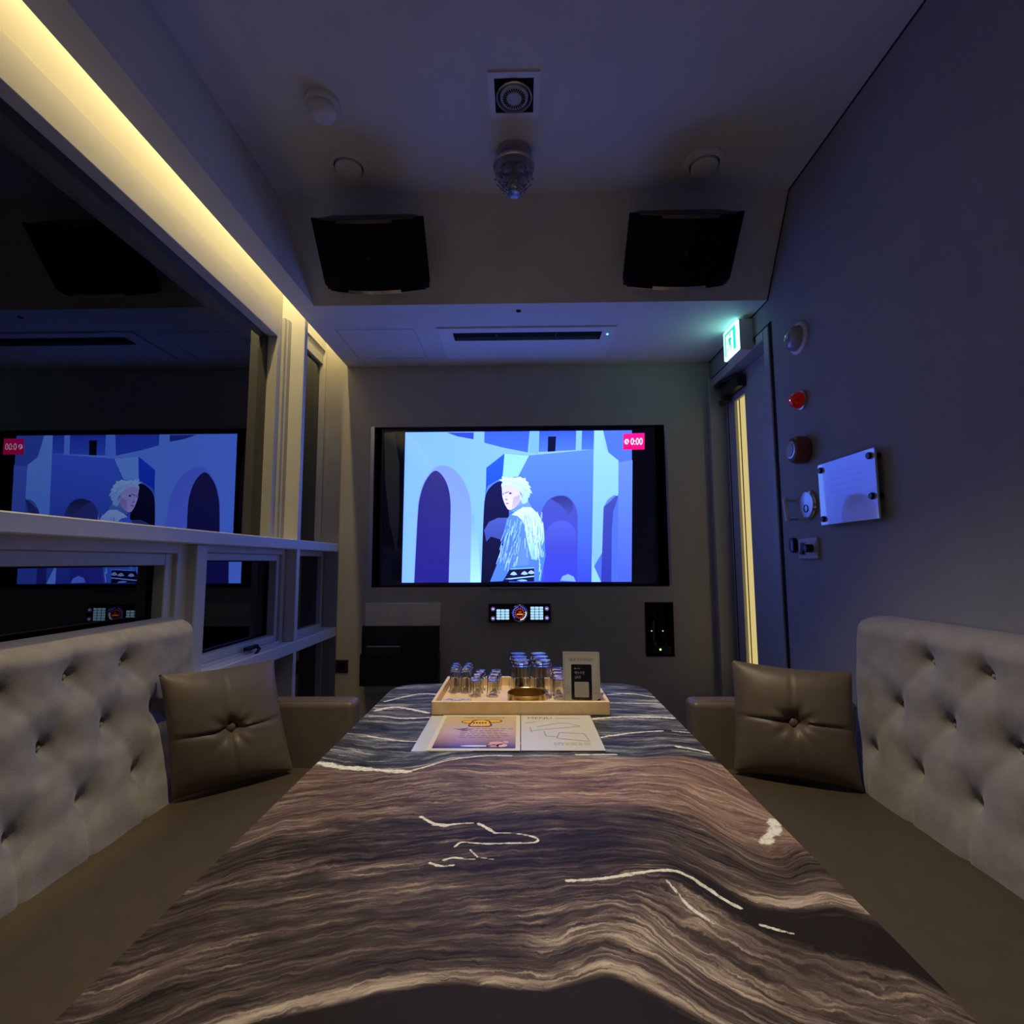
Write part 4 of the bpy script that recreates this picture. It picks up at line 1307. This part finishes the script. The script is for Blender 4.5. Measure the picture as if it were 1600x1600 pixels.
def marble_material():
    m, nt, b = nodes_of('layered_marble')
    N, K = nt.nodes.new, nt.links.new
    def attr(n):
        a = N('ShaderNodeAttribute')
        a.attribute_name = n
        return a
    def math_(op, a, b_=None, c=None):
        q = N('ShaderNodeMath')
        q.operation = op
        for i, v in enumerate((a, b_, c)):
            if v is None:
                continue
            if isinstance(v, (int, float)):
                q.inputs[i].default_value = v
            else:
                K(v, q.inputs[i])
        return q.outputs[0]
    def noise(vec, scale, detail, rough=0.6, dist=0.0):
        q = N('ShaderNodeTexNoise')
        q.inputs['Scale'].default_value = scale
        q.inputs['Detail'].default_value = detail
        q.inputs['Roughness'].default_value = rough
        q.inputs['Distortion'].default_value = dist
        K(vec, q.inputs['Vector'])
        return q.outputs['Fac']
    def mixc(f, a, b_):
        q = N('ShaderNodeMix')
        q.data_type = 'RGBA'
        if isinstance(f, (int, float)):
            q.inputs[0].default_value = f
        else:
            K(f, q.inputs[0])
        for i, v in ((6, a), (7, b_)):
            if isinstance(v, tuple):
                q.inputs[i].default_value = (*v, 1)
            else:
                K(v, q.inputs[i])
        return q.outputs[2]
    def ramp(f, stops):
        q = N('ShaderNodeValToRGB')
        e = q.color_ramp.elements
        while len(e) < len(stops):
            e.new(0.5)
        for i, (p, c) in enumerate(stops):
            e[i].position = p
            e[i].color = (*c, 1)
        K(f, q.inputs['Fac'])
        return q.outputs['Color']
    fl = attr('flow')
    zo = attr('zones')
    z2 = attr('zones_b')
    sep = N('ShaderNodeSeparateXYZ')
    K(fl.outputs['Vector'], sep.inputs[0])
    t_, s_ = sep.outputs[0], sep.outputs[1]
    zs = N('ShaderNodeSeparateColor')
    K(zo.outputs['Color'], zs.inputs[0])
    black, light, pink = zs.outputs[0], zs.outputs[1], zs.outputs[2]
    zb = N('ShaderNodeSeparateXYZ')
    K(z2.outputs['Vector'], zb.inputs[0])
    grey, vein = zb.outputs[0], zb.outputs[1]
    tc = N('ShaderNodeTexCoord')
    w1 = noise(tc.outputs['Object'], 11, 3)
    w2 = noise(tc.outputs['Object'], 42, 4, 0.65)
    w3 = noise(tc.outputs['Object'], 130, 3, 0.6)
    sw_ = math_('ADD', s_, math_('ADD', math_('MULTIPLY', math_('SUBTRACT', w1, 0.5), 0.026), math_('ADD', math_('MULTIPLY', math_('SUBTRACT', w2, 0.5), 0.013), math_('MULTIPLY', math_('SUBTRACT', w3, 0.5), 0.004))))
    def strat(kt, ks, detail, rough):
        c = N('ShaderNodeCombineXYZ')
        K(math_('MULTIPLY', t_, kt), c.inputs[0])
        K(math_('MULTIPLY', sw_, ks), c.inputs[1])
        return noise(c.outputs[0], 1.0, detail, rough)
    A = strat(4.2, 44, 4, 0.62)
    B = strat(13.0, 170, 3, 0.6)
    D_ = strat(34.0, 400, 2, 0.6)
    f = math_('ADD', math_('MULTIPLY', A, 0.40), math_('ADD', math_('MULTIPLY', B, 0.40), math_('MULTIPLY', D_, 0.20)))
    patch = noise(tc.outputs['Object'], 5.0, 3)
    f = math_('ADD', 0.49, math_('MULTIPLY', math_('SUBTRACT', f, 0.50), math_('ADD', 0.35, math_('MULTIPLY', patch, 1.35))))
    f = math_('ADD', f, math_('MULTIPLY', light, 0.27))
    f = math_('ADD', f, math_('MULTIPLY', pink, 0.055))
    f = math_('ADD', f, math_('MULTIPLY', math_('MULTIPLY', grey, math_('SUBTRACT', A, 0.5)), 0.28))
    f = math_('SUBTRACT', f, math_('MULTIPLY', black, 0.20))
    brown = ramp(f, [(0.40, (0.020, 0.015, 0.015)), (0.50, (0.070, 0.052, 0.048)), (0.575, (0.165, 0.122, 0.106)), (0.66, (0.46, 0.37, 0.30)), (0.78, (0.66, 0.60, 0.50))])
    pinkc = ramp(f, [(0.40, (0.055, 0.034, 0.030)), (0.50, (0.16, 0.098, 0.082)), (0.575, (0.30, 0.195, 0.155)), (0.66, (0.52, 0.38, 0.29)), (0.78, (0.70, 0.58, 0.46))])
    greyc = ramp(f, [(0.38, (0.016, 0.018, 0.024)), (0.49, (0.060, 0.064, 0.076)), (0.55, (0.16, 0.165, 0.175)), (0.62, (0.42, 0.42, 0.42)), (0.72, (0.68, 0.67, 0.64))])  # grey stone, with some blue screen sheen put into these tones
    col = mixc(pink, brown, pinkc)
    col = mixc(grey, col, greyc)
    vw = noise(tc.outputs['Object'], 95, 4, 0.7)
    vw2 = noise(tc.outputs['Object'], 24, 2)
    vv = math_('ADD', math_('MULTIPLY', vein, math_('ADD', 0.05, math_('MULTIPLY', vw2, 2.0))), math_('MULTIPLY', math_('SUBTRACT', vw, 0.5), 2.3))
    vm = N('ShaderNodeMapRange')
    vm.inputs['From Min'].default_value = 1.15
    vm.inputs['From Max'].default_value = 0.70
    K(vv, vm.inputs['Value'])
    vc = noise(tc.outputs['Object'], 160, 3)
    vcol = ramp(vc, [(0.30, (0.50, 0.47, 0.42)), (0.55, (0.82, 0.79, 0.72))])
    col = mixc(vm.outputs['Result'], col, vcol)
    K(col, b.inputs['Base Color'])
    b.inputs['Roughness'].default_value = 0.50
    b.inputs['Specular IOR Level'].default_value = 0.09
    return m


table = thing('table', 'long marble-topped table with layered brown, pink and white veins in the middle of the room', 'table', (-0.009, 0.80, 0.0))
vs_, fs_, S_, X_, BK, LT, PK, GR, VN = marble_top()
top = MB().add(vs_, fs_).build('table_top', marble_material(), table, 30)
me = top.data
a = me.attributes.new('flow', 'FLOAT_VECTOR', 'POINT')
a.data.foreach_set('vector', np.stack([X_, S_, np.zeros_like(S_)], -1).astype(np.float32).ravel())
a = me.attributes.new('zones', 'FLOAT_COLOR', 'POINT')
a.data.foreach_set('color', np.stack([BK, LT, PK, np.ones_like(BK)], -1).astype(np.float32).ravel())
a = me.attributes.new('zones_b', 'FLOAT_VECTOR', 'POINT')
a.data.foreach_set('vector', np.stack([GR, VN, np.zeros_like(GR)], -1).astype(np.float32).ravel())
MB().box(-0.20, 0.18, 0.10, 1.45, 0.03, ZT - 0.038, 0.01).build('pedestal', M['rack_black'], table)
MB().box(-0.26, 0.24, 0.04, 1.51, 0.0, 0.03, 0.005).build('foot', M['rack_black'], table)

# ---------------------------------------------------------------- on the table
tr = thing('serving_tray', 'pale wooden serving tray holding the glasses on the far end of the table', 'tray', (-0.003, 1.457, ZT))
TX0, TX1, TY0, TY1 = -0.226, 0.219, 1.315, 1.600
MB().box(TX0 + 0.004, TX1 - 0.004, TY0 + 0.004, TY1 - 0.004, ZT + 0.0005, ZT + 0.008).build('tray_floor', M['wood'], tr)
q = MB()
zt0, zt1, th = ZT + 0.0005, ZT + 0.034, 0.009
q.box(TX0, TX1, TY0, TY0 + th, zt0, zt1, 0.0015, 1)
q.box(TX0, TX1, TY1 - th, TY1, zt0, zt1, 0.0015, 1)
q.box(TX0, TX0 + th, TY0 + th, TY1 - th, zt0, zt1, 0.0015, 1)
q.box(TX1 - th, TX1, TY0 + th, TY1 - th, zt0, zt1, 0.0015, 1)
q.build('tray_rim', M['wood'], tr)
TZ = ZT + 0.0082


def tumbler(name, label, cat, group, x, y, rm, rb, h, base, sides=36):
    """Upside-down glass: mouth of radius RM on the tray, base of radius RB on top."""
    w_ = 0.0016
    prof = [(rm - w_, 0.0), (rm, 0.0004), (rb, h - 0.003), (rb - 0.002, h), (rb * 0.55, h - 0.0012), (0.0, h - 0.0016)]
    inner = [(0.0, h - base), (rb - w_ - 0.002, h - base - 0.0005), (rb - w_, h - base - 0.004), (rm - w_, 0.0)]
    o = MB().lathe(prof + inner, (x, y, TZ), 'z', sides, cap=False).build(name, M['glass'], None, 40)
    me_ = o.data
    me_.transform(Matrix.Translation((-x, -y, -TZ)))
    o.location = (x, y, TZ)
    return tag(o, label, cat, group)


def cluster(name, cat, group, desc, cols, rows, skew, dims):
    first = None
    rw = ('front', 'middle', 'back')
    cw = ('left', 'right')
    for i, x in enumerate(cols):
        for j, y in enumerate(rows):
            lab = f"{desc}, {rw[j]} row" + (f", {cw[i]} column" if len(cols) > 1 else '')
            px = x + skew[i] * (y - rows[0])
            if first is None:
                first = tumbler(name, lab, cat, group, px, y, *dims)
            else:
                o = first.copy()
                C.objects.link(o)
                o.location = (px, y, TZ)
                o['label'] = lab


cluster('shot_glass', 'glass', 'narrow shot glasses at the left end of the tray', 'narrow clear glass upside down at the left end of the tray', (-0.192, -0.161), (1.508, 1.538, 1.568), (-0.02, 0.05), (0.0138, 0.0136, 0.070, 0.010))
cluster('small_tumbler', 'glass', 'short tumblers left of the brass ashtray', 'short clear tumbler upside down left of the brass ashtray', (-0.129, -0.081), (1.468, 1.506, 1.544), (0.10, 0.08), (0.0165, 0.0162, 0.055, 0.010))
cluster('tall_tumbler', 'glass', 'tall tumblers behind the brass ashtray', 'tall clear tumbler upside down behind the brass ashtray', (0.000, 0.058), (1.456, 1.508, 1.560), (-0.10, -0.07), (0.0250, 0.0248, 0.100, 0.014))
cluster('medium_tumbler', 'glass', 'tumblers half hidden behind the upright sign', 'clear tumbler upside down half behind the upright sign', (0.103,), (1.440, 1.480, 1.520), (0.0,), (0.0170, 0.0168, 0.066, 0.011))

ash = MB().lathe([(0.0495, 0.0), (0.0505, 0.002), (0.0505, 0.0330), (0.0490, 0.0340), (0.0480, 0.0330), (0.0475, 0.004), (0.0, 0.003)], (0.013, 1.378, TZ), 'z', 64)
tag(ash.build('ashtray', M['brass'], None, 40), 'round shallow brass ashtray in the front of the wooden tray', 'ashtray')

q = MB()
rs = random.Random(5)
q.box(-0.213, -0.136, 1.345, 1.425, TZ, TZ + 0.006, 0.002, 1, col=lin((214, 206, 216)))
for k in range(46):
    x_, y_ = -0.210 + 0.070 * rs.random(), 1.349 + 0.068 * rs.random()
    a_, l_ = rs.random() * 3.1, 0.005 + 0.006 * rs.random()
    ca, sa = math.cos(a_) * l_ / 2, math.sin(a_) * l_ / 2
    x_, y_ = min(max(x_, -0.206), -0.143), min(max(y_, 1.352), 1.418)
    q.poly([(x_ - ca - sa * 0.18, y_ - sa + ca * 0.18, TZ + 0.0063), (x_ + ca - sa * 0.18, y_ + sa + ca * 0.18, TZ + 0.0063), (x_ + ca + sa * 0.18, y_ + sa - ca * 0.18, TZ + 0.0063), (x_ - ca + sa * 0.18, y_ - sa - ca * 0.18, TZ + 0.0063)], lin((128, 110, 168)))
tag(q.build('wet_wipe_packet', M['packet'], None), 'white patterned wet wipe packet in the front left of the tray', 'packet')
q = MB()
q.box(-0.132, -0.062, 1.352, 1.395, TZ, TZ + 0.004, 0.0015, 1, col=lin((96, 98, 104)))
for k in range(4):
    x_ = -0.128 + 0.017 * k
    q.poly([(x_, 1.362, TZ + 0.0043), (x_ + 0.008, 1.362, TZ + 0.0043), (x_ + 0.008, 1.385, TZ + 0.0043), (x_, 1.385, TZ + 0.0043)], lin((60, 64, 72)))
tag(q.build('foil_packet', M['packet'], None), 'thin grey packet lying right of the white packet in the tray', 'packet')

# upright order sign in a clear stand
sg = thing('table_sign', 'upright white order sign in a clear stand at the right of the tray', 'sign', (0.155, 1.362, TZ + 0.0012))
SX0, SX1, SH = 0.106, 0.205, 0.139
yaw = Matrix.Translation((0.155, 1.362, TZ + 0.0012)) @ Matrix.Rotation(math.radians(-4), 4, 'Z') @ Matrix.Rotation(math.radians(-7), 4, 'X')
q = MB()
q.xf = yaw
W2 = 0.0495
q.box(-W2, W2, -0.0022, -0.0012, 0.0, SH)
q.box(-W2, W2, 0.0012, 0.0022, 0.0, SH)
q.box(-W2, W2, -0.0012, 0.0012, SH - 0.0008, SH)
q.xf = Matrix.Translation((0.155, 1.362, TZ + 0.0005)) @ Matrix.Rotation(math.radians(-4), 4, 'Z')
q.box(-W2, W2, -0.018, 0.022, 0.0, 0.0025)
q.xf = None
q.build('clear_stand', M['acrylic'], sg)
q = MB()
q.xf = yaw
q.box(-0.0475, 0.0475, -0.0006, 0.0006, 0.003, SH - 0.003, col=lin((246, 240, 230)))
fs = lambda d_: (lambda u, v: Vector((u, -0.0007 - d_, v)))
def flat(pts, col, d_):
    q.add([fs(d_)(u, v) for u, v in pts], [list(range(len(pts)))], lin(col))
def rrect(x0, x1, y0, y1, r, n=6):
    out = []
    for cx_, cy_, a0_ in ((x1 - r, y1 - r, 0), (x0 + r, y1 - r, 90), (x0 + r, y0 + r, 180), (x1 - r, y0 + r, 270)):
        for k in range(n + 1):
            t_ = math.radians(a0_ + 90 * k / n)
            out.append((cx_ + r * math.cos(t_), cy_ + r * math.sin(t_)))
    return out
# thin double border
for x0_, x1_, z0_, z1_ in ((-0.044, 0.044, 0.1315, 0.132), (-0.044, -0.0435, 0.006, 0.132), (0.0435, 0.044, 0.006, 0.132)):
    flat([(x0_, z0_), (x1_, z0_), (x1_, z1_), (x0_, z1_)], (150, 140, 120), 0.0001)
add_text(q, 'QR로 주문하세요^^', 0.0092, lambda u, v: fs(0.0002)(u, 0.1155 + v), lin((120, 100, 52)), sx=0.85)
flat(rrect(-0.0265, 0.0265, 0.016, 0.104, 0.004), (10, 10, 14), 0.0002)
flat(circle(-0.0165, 0.0935, 0.0018, 12), (230, 230, 230), 0.0004)
for k in range(3):
    flat([(-0.013 + 0.0035 * k, 0.0925), (-0.0105 + 0.0035 * k, 0.0925), (-0.0105 + 0.0035 * k, 0.0945), (-0.013 + 0.0035 * k, 0.0945)], (200, 200, 200), 0.0004)
add_text(q, '메뉴주문', 0.0085, lambda u, v: fs(0.0004)(-0.018 + u, 0.0825 + v), lin((235, 235, 232)), 'LEFT', 0.85)
add_text(q, 'QR로', 0.0085, lambda u, v: fs(0.0004)(-0.018 + u, 0.0715 + v), lin((235, 235, 232)), 'LEFT', 0.85)
flat(rrect(-0.0185, 0.0185, 0.0225, 0.0605, 0.003), (226, 228, 214), 0.0004)
flat([(0.014, 0.003), (0.0475, 0.003), (0.0475, 0.021)], (14, 14, 18), 0.0002)
for s in (-1, 1):
    flat([(s * 0.030, 0.0335), (s * 0.041, 0.0335), (s * 0.041, 0.0342), (s * 0.030, 0.0342)], (80, 74, 66), 0.0002)
    for r0 in (0.005, 0.0035):
        for k in range(12):
            t0, t1 = math.radians(200 * k / 12 - 10), math.radians(200 * (k + 1) / 12 - 10)
            c_ = (s * 0.0345, 0.044 if r0 > 0.004 else 0.038)
            flat([(c_[0] + s * r * math.cos(t), c_[1] + r * math.sin(t)) for r, t in ((r0, t0), (r0 + 0.0005, t0), (r0 + 0.0005, t1), (r0, t1))], (140, 134, 124), 0.0002)
q.xf = None
q.build('printed_card', M['paper'], sg, recalc=False)

# menu sheets lying in front of the tray
def sheet(x0, x1, y0, y1, z, sk0=0.0):
    def fn(u, v, d_=0.0):
        return (x0 + (x1 - x0) * u + sk0 * (v - 0.5), y0 + (y1 - y0) * v, z + d_)
    return fn
M['sleeve'] = pmat('white_laminated_sheet', (0.62, 0.63, 0.66), 0.16, spec=0.6)
f_ = sheet(-0.222, 0.172, 1.068, 1.308, ZT + 0.0004)
q = MB().box(-0.224, -0.100, 1.070, 1.309, ZT + 0.0003, ZT + 0.0012)
tag(q.build('blank_sheet', M['sleeve'], None), 'blank white laminated sheet peeping out at the left under the tan menu page', 'sheet')
q = MB()
f_ = sheet(-0.194, -0.004, 1.071, 1.310, ZT + 0.0026)
q.box(-0.194, -0.004, 1.071, 1.310, ZT + 0.0013, ZT + 0.0025, col=lin((222, 212, 190)))
def mq(fn, pts, col, col2=None, d_=0.0):
    if col2 is None:
        q.add([fn(u, v, d_) for u, v in pts], [list(range(len(pts)))], lin(col))
    else:
        a_, b_ = lin(col), lin(col2)
        lo_, hi_ = min(p[1] for p in pts), max(p[1] for p in pts)
        cs = [tuple(a_[i] * (p[1] - lo_) / (hi_ - lo_) + b_[i] * (1 - (p[1] - lo_) / (hi_ - lo_)) for i in range(3)) for p in pts]
        q.add([fn(u, v, d_) for u, v in pts], [list(range(len(pts)))], [cs])
mq(f_, [(0.05, 0.44), (0.95, 0.44), (0.95, 0.97), (0.05, 0.97)], (206, 184, 152), (198, 164, 128))
mq(f_, [(0.05, 0.20), (0.95, 0.20), (0.95, 0.44), (0.05, 0.44)], (198, 164, 128), (150, 112, 92))
mq(f_, [(0.05, 0.05), (0.95, 0.05), (0.95, 0.20), (0.05, 0.20)], (150, 112, 92), (34, 20, 20))
for k, (a_, b_) in enumerate(((0.28, 0.42), (0.44, 0.58), (0.60, 0.80))):
    mq(f_, [(a_, 0.900), (b_, 0.900), (b_, 0.912), (a_, 0.912)], (120, 92, 66), None, 0.0002)
# plain yellow ribbon emblem
mq(f_, circle(0.40, 0.78, 0.135, 24, 0.062), (60, 36, 14), None, 0.0002)
mq(f_, circle(0.66, 0.80, 0.115, 24, 0.056), (60, 36, 14), None, 0.0002)
mq(f_, circle(0.40, 0.78, 0.120, 24, 0.050), (236, 176, 50), None, 0.0003)
mq(f_, circle(0.66, 0.80, 0.100, 24, 0.044), (236, 176, 50), None, 0.0003)
mq(f_, [(0.36, 0.66), (0.38, 0.62), (0.62, 0.62), (0.66, 0.66), (0.62, 0.80), (0.56, 0.84), (0.46, 0.84), (0.40, 0.80)], (60, 36, 14), None, 0.0004)
mq(f_, [(0.38, 0.665), (0.40, 0.64), (0.61, 0.64), (0.64, 0.67), (0.60, 0.79), (0.55, 0.825), (0.47, 0.825), (0.42, 0.79)], (240, 184, 58), None, 0.0005)
for k in range(5):
    a_ = 0.415 + 0.036 * k
    mq(f_, [(a_, 0.715), (a_ + 0.024, 0.715), (a_ + 0.024, 0.755), (a_, 0.755)], (70, 40, 16), None, 0.0006)
rs = random.Random(11)
for v in (0.555, 0.50, 0.455, 0.41, 0.36, 0.315):
    u = 0.20 if v > 0.5 else 0.30
    while u < (0.86 if v > 0.5 else 0.80):
        l_ = 0.03 + 0.06 * rs.random()
        mq(f_, [(u, v), (u + l_, v), (u + l_, v + 0.012), (u, v + 0.012)], (118, 84, 70), None, 0.0002)
        u += l_ + 0.02
mq(f_, [(0.24, 0.54), (0.31, 0.57), (0.38, 0.60), (0.34, 0.53), (0.44, 0.55), (0.36, 0.505)], (120, 70, 50), None, 0.0003)
for cx_, cy_, rx_, ry_, c_ in ((0.74, 0.17, 0.085, 0.045, (226, 168, 150)), (0.70, 0.11, 0.07, 0.035, (206, 140, 122)), (0.80, 0.12, 0.06, 0.04, (232, 186, 170)), (0.84, 0.20, 0.035, 0.03, (214, 156, 138)), (0.52, 0.105, 0.17, 0.018, (226, 220, 226))):
    mq(f_, circle(cx_, cy_, rx_, 18, ry_), c_, None, 0.0002)
tag(q.build('menu_page', attr_mat('laminated_print', 0, 0.26, 0.20), None, recalc=False), 'tan laminated menu page with a yellow emblem, left of the grey one', 'menu')
q = MB()
q.box(-0.002, 0.168, 1.072, 1.310, ZT + 0.0013, ZT + 0.0025, col=lin((206, 202, 196)))
f_ = sheet(-0.002, 0.168, 1.072, 1.310, ZT + 0.0026)
add_text(q, 'MENU', 0.022, lambda u, v: (0.043 + u, 1.286 + v * 1.0, ZT + 0.0028), lin((120, 116, 112)), sx=1.0)
mq(f_, [(0.48, 0.885), (0.84, 0.880), (0.84, 0.890), (0.48, 0.895)], (150, 146, 142), None, 0.0002)
def stroke(u0, v0, u1, v1, w_=0.006, c_=(160, 157, 156)):
    dx, dy = u1 - u0, v1 - v0
    l_ = math.hypot(dx, dy)
    nx2, ny2 = -dy / l_ * w_, dx / l_ * w_
    mq(f_, [(u0 + nx2, v0 + ny2), (u1 + nx2, v1 + ny2), (u1 - nx2, v1 - ny2), (u0 - nx2, v0 - ny2)], c_, None, 0.0002)
for p in ((0.06, 0.74, 0.22, 0.78), (0.22, 0.62, 0.52, 0.74), (0.52, 0.74, 0.66, 0.72), (0.10, 0.50, 0.80, 0.64), (0.66, 0.72, 0.80, 0.64), (0.45, 0.30, 0.85, 0.22), (0.85, 0.22, 0.82, 0.42), (0.45, 0.30, 0.50, 0.46), (0.50, 0.46, 0.82, 0.42), (0.12, 0.62, 0.14, 0.46), (0.30, 0.50, 0.32, 0.36), (0.32, 0.36, 0.46, 0.34)):
    stroke(*p)
for v in (0.17, 0.13):
    u = 0.40
    while u < 0.86:
        l_ = 0.03 + 0.05 * rs.random()
        mq(f_, [(u, v), (u + l_, v), (u + l_, v + 0.012), (u, v + 0.012)], (168, 164, 160), None, 0.0002)
        u += l_ + 0.02
tag(q.build('menu_page', bpy.data.materials['laminated_print'], None, recalc=False), 'pale grey laminated page headed MENU with a line map, beside the tan one', 'menu')
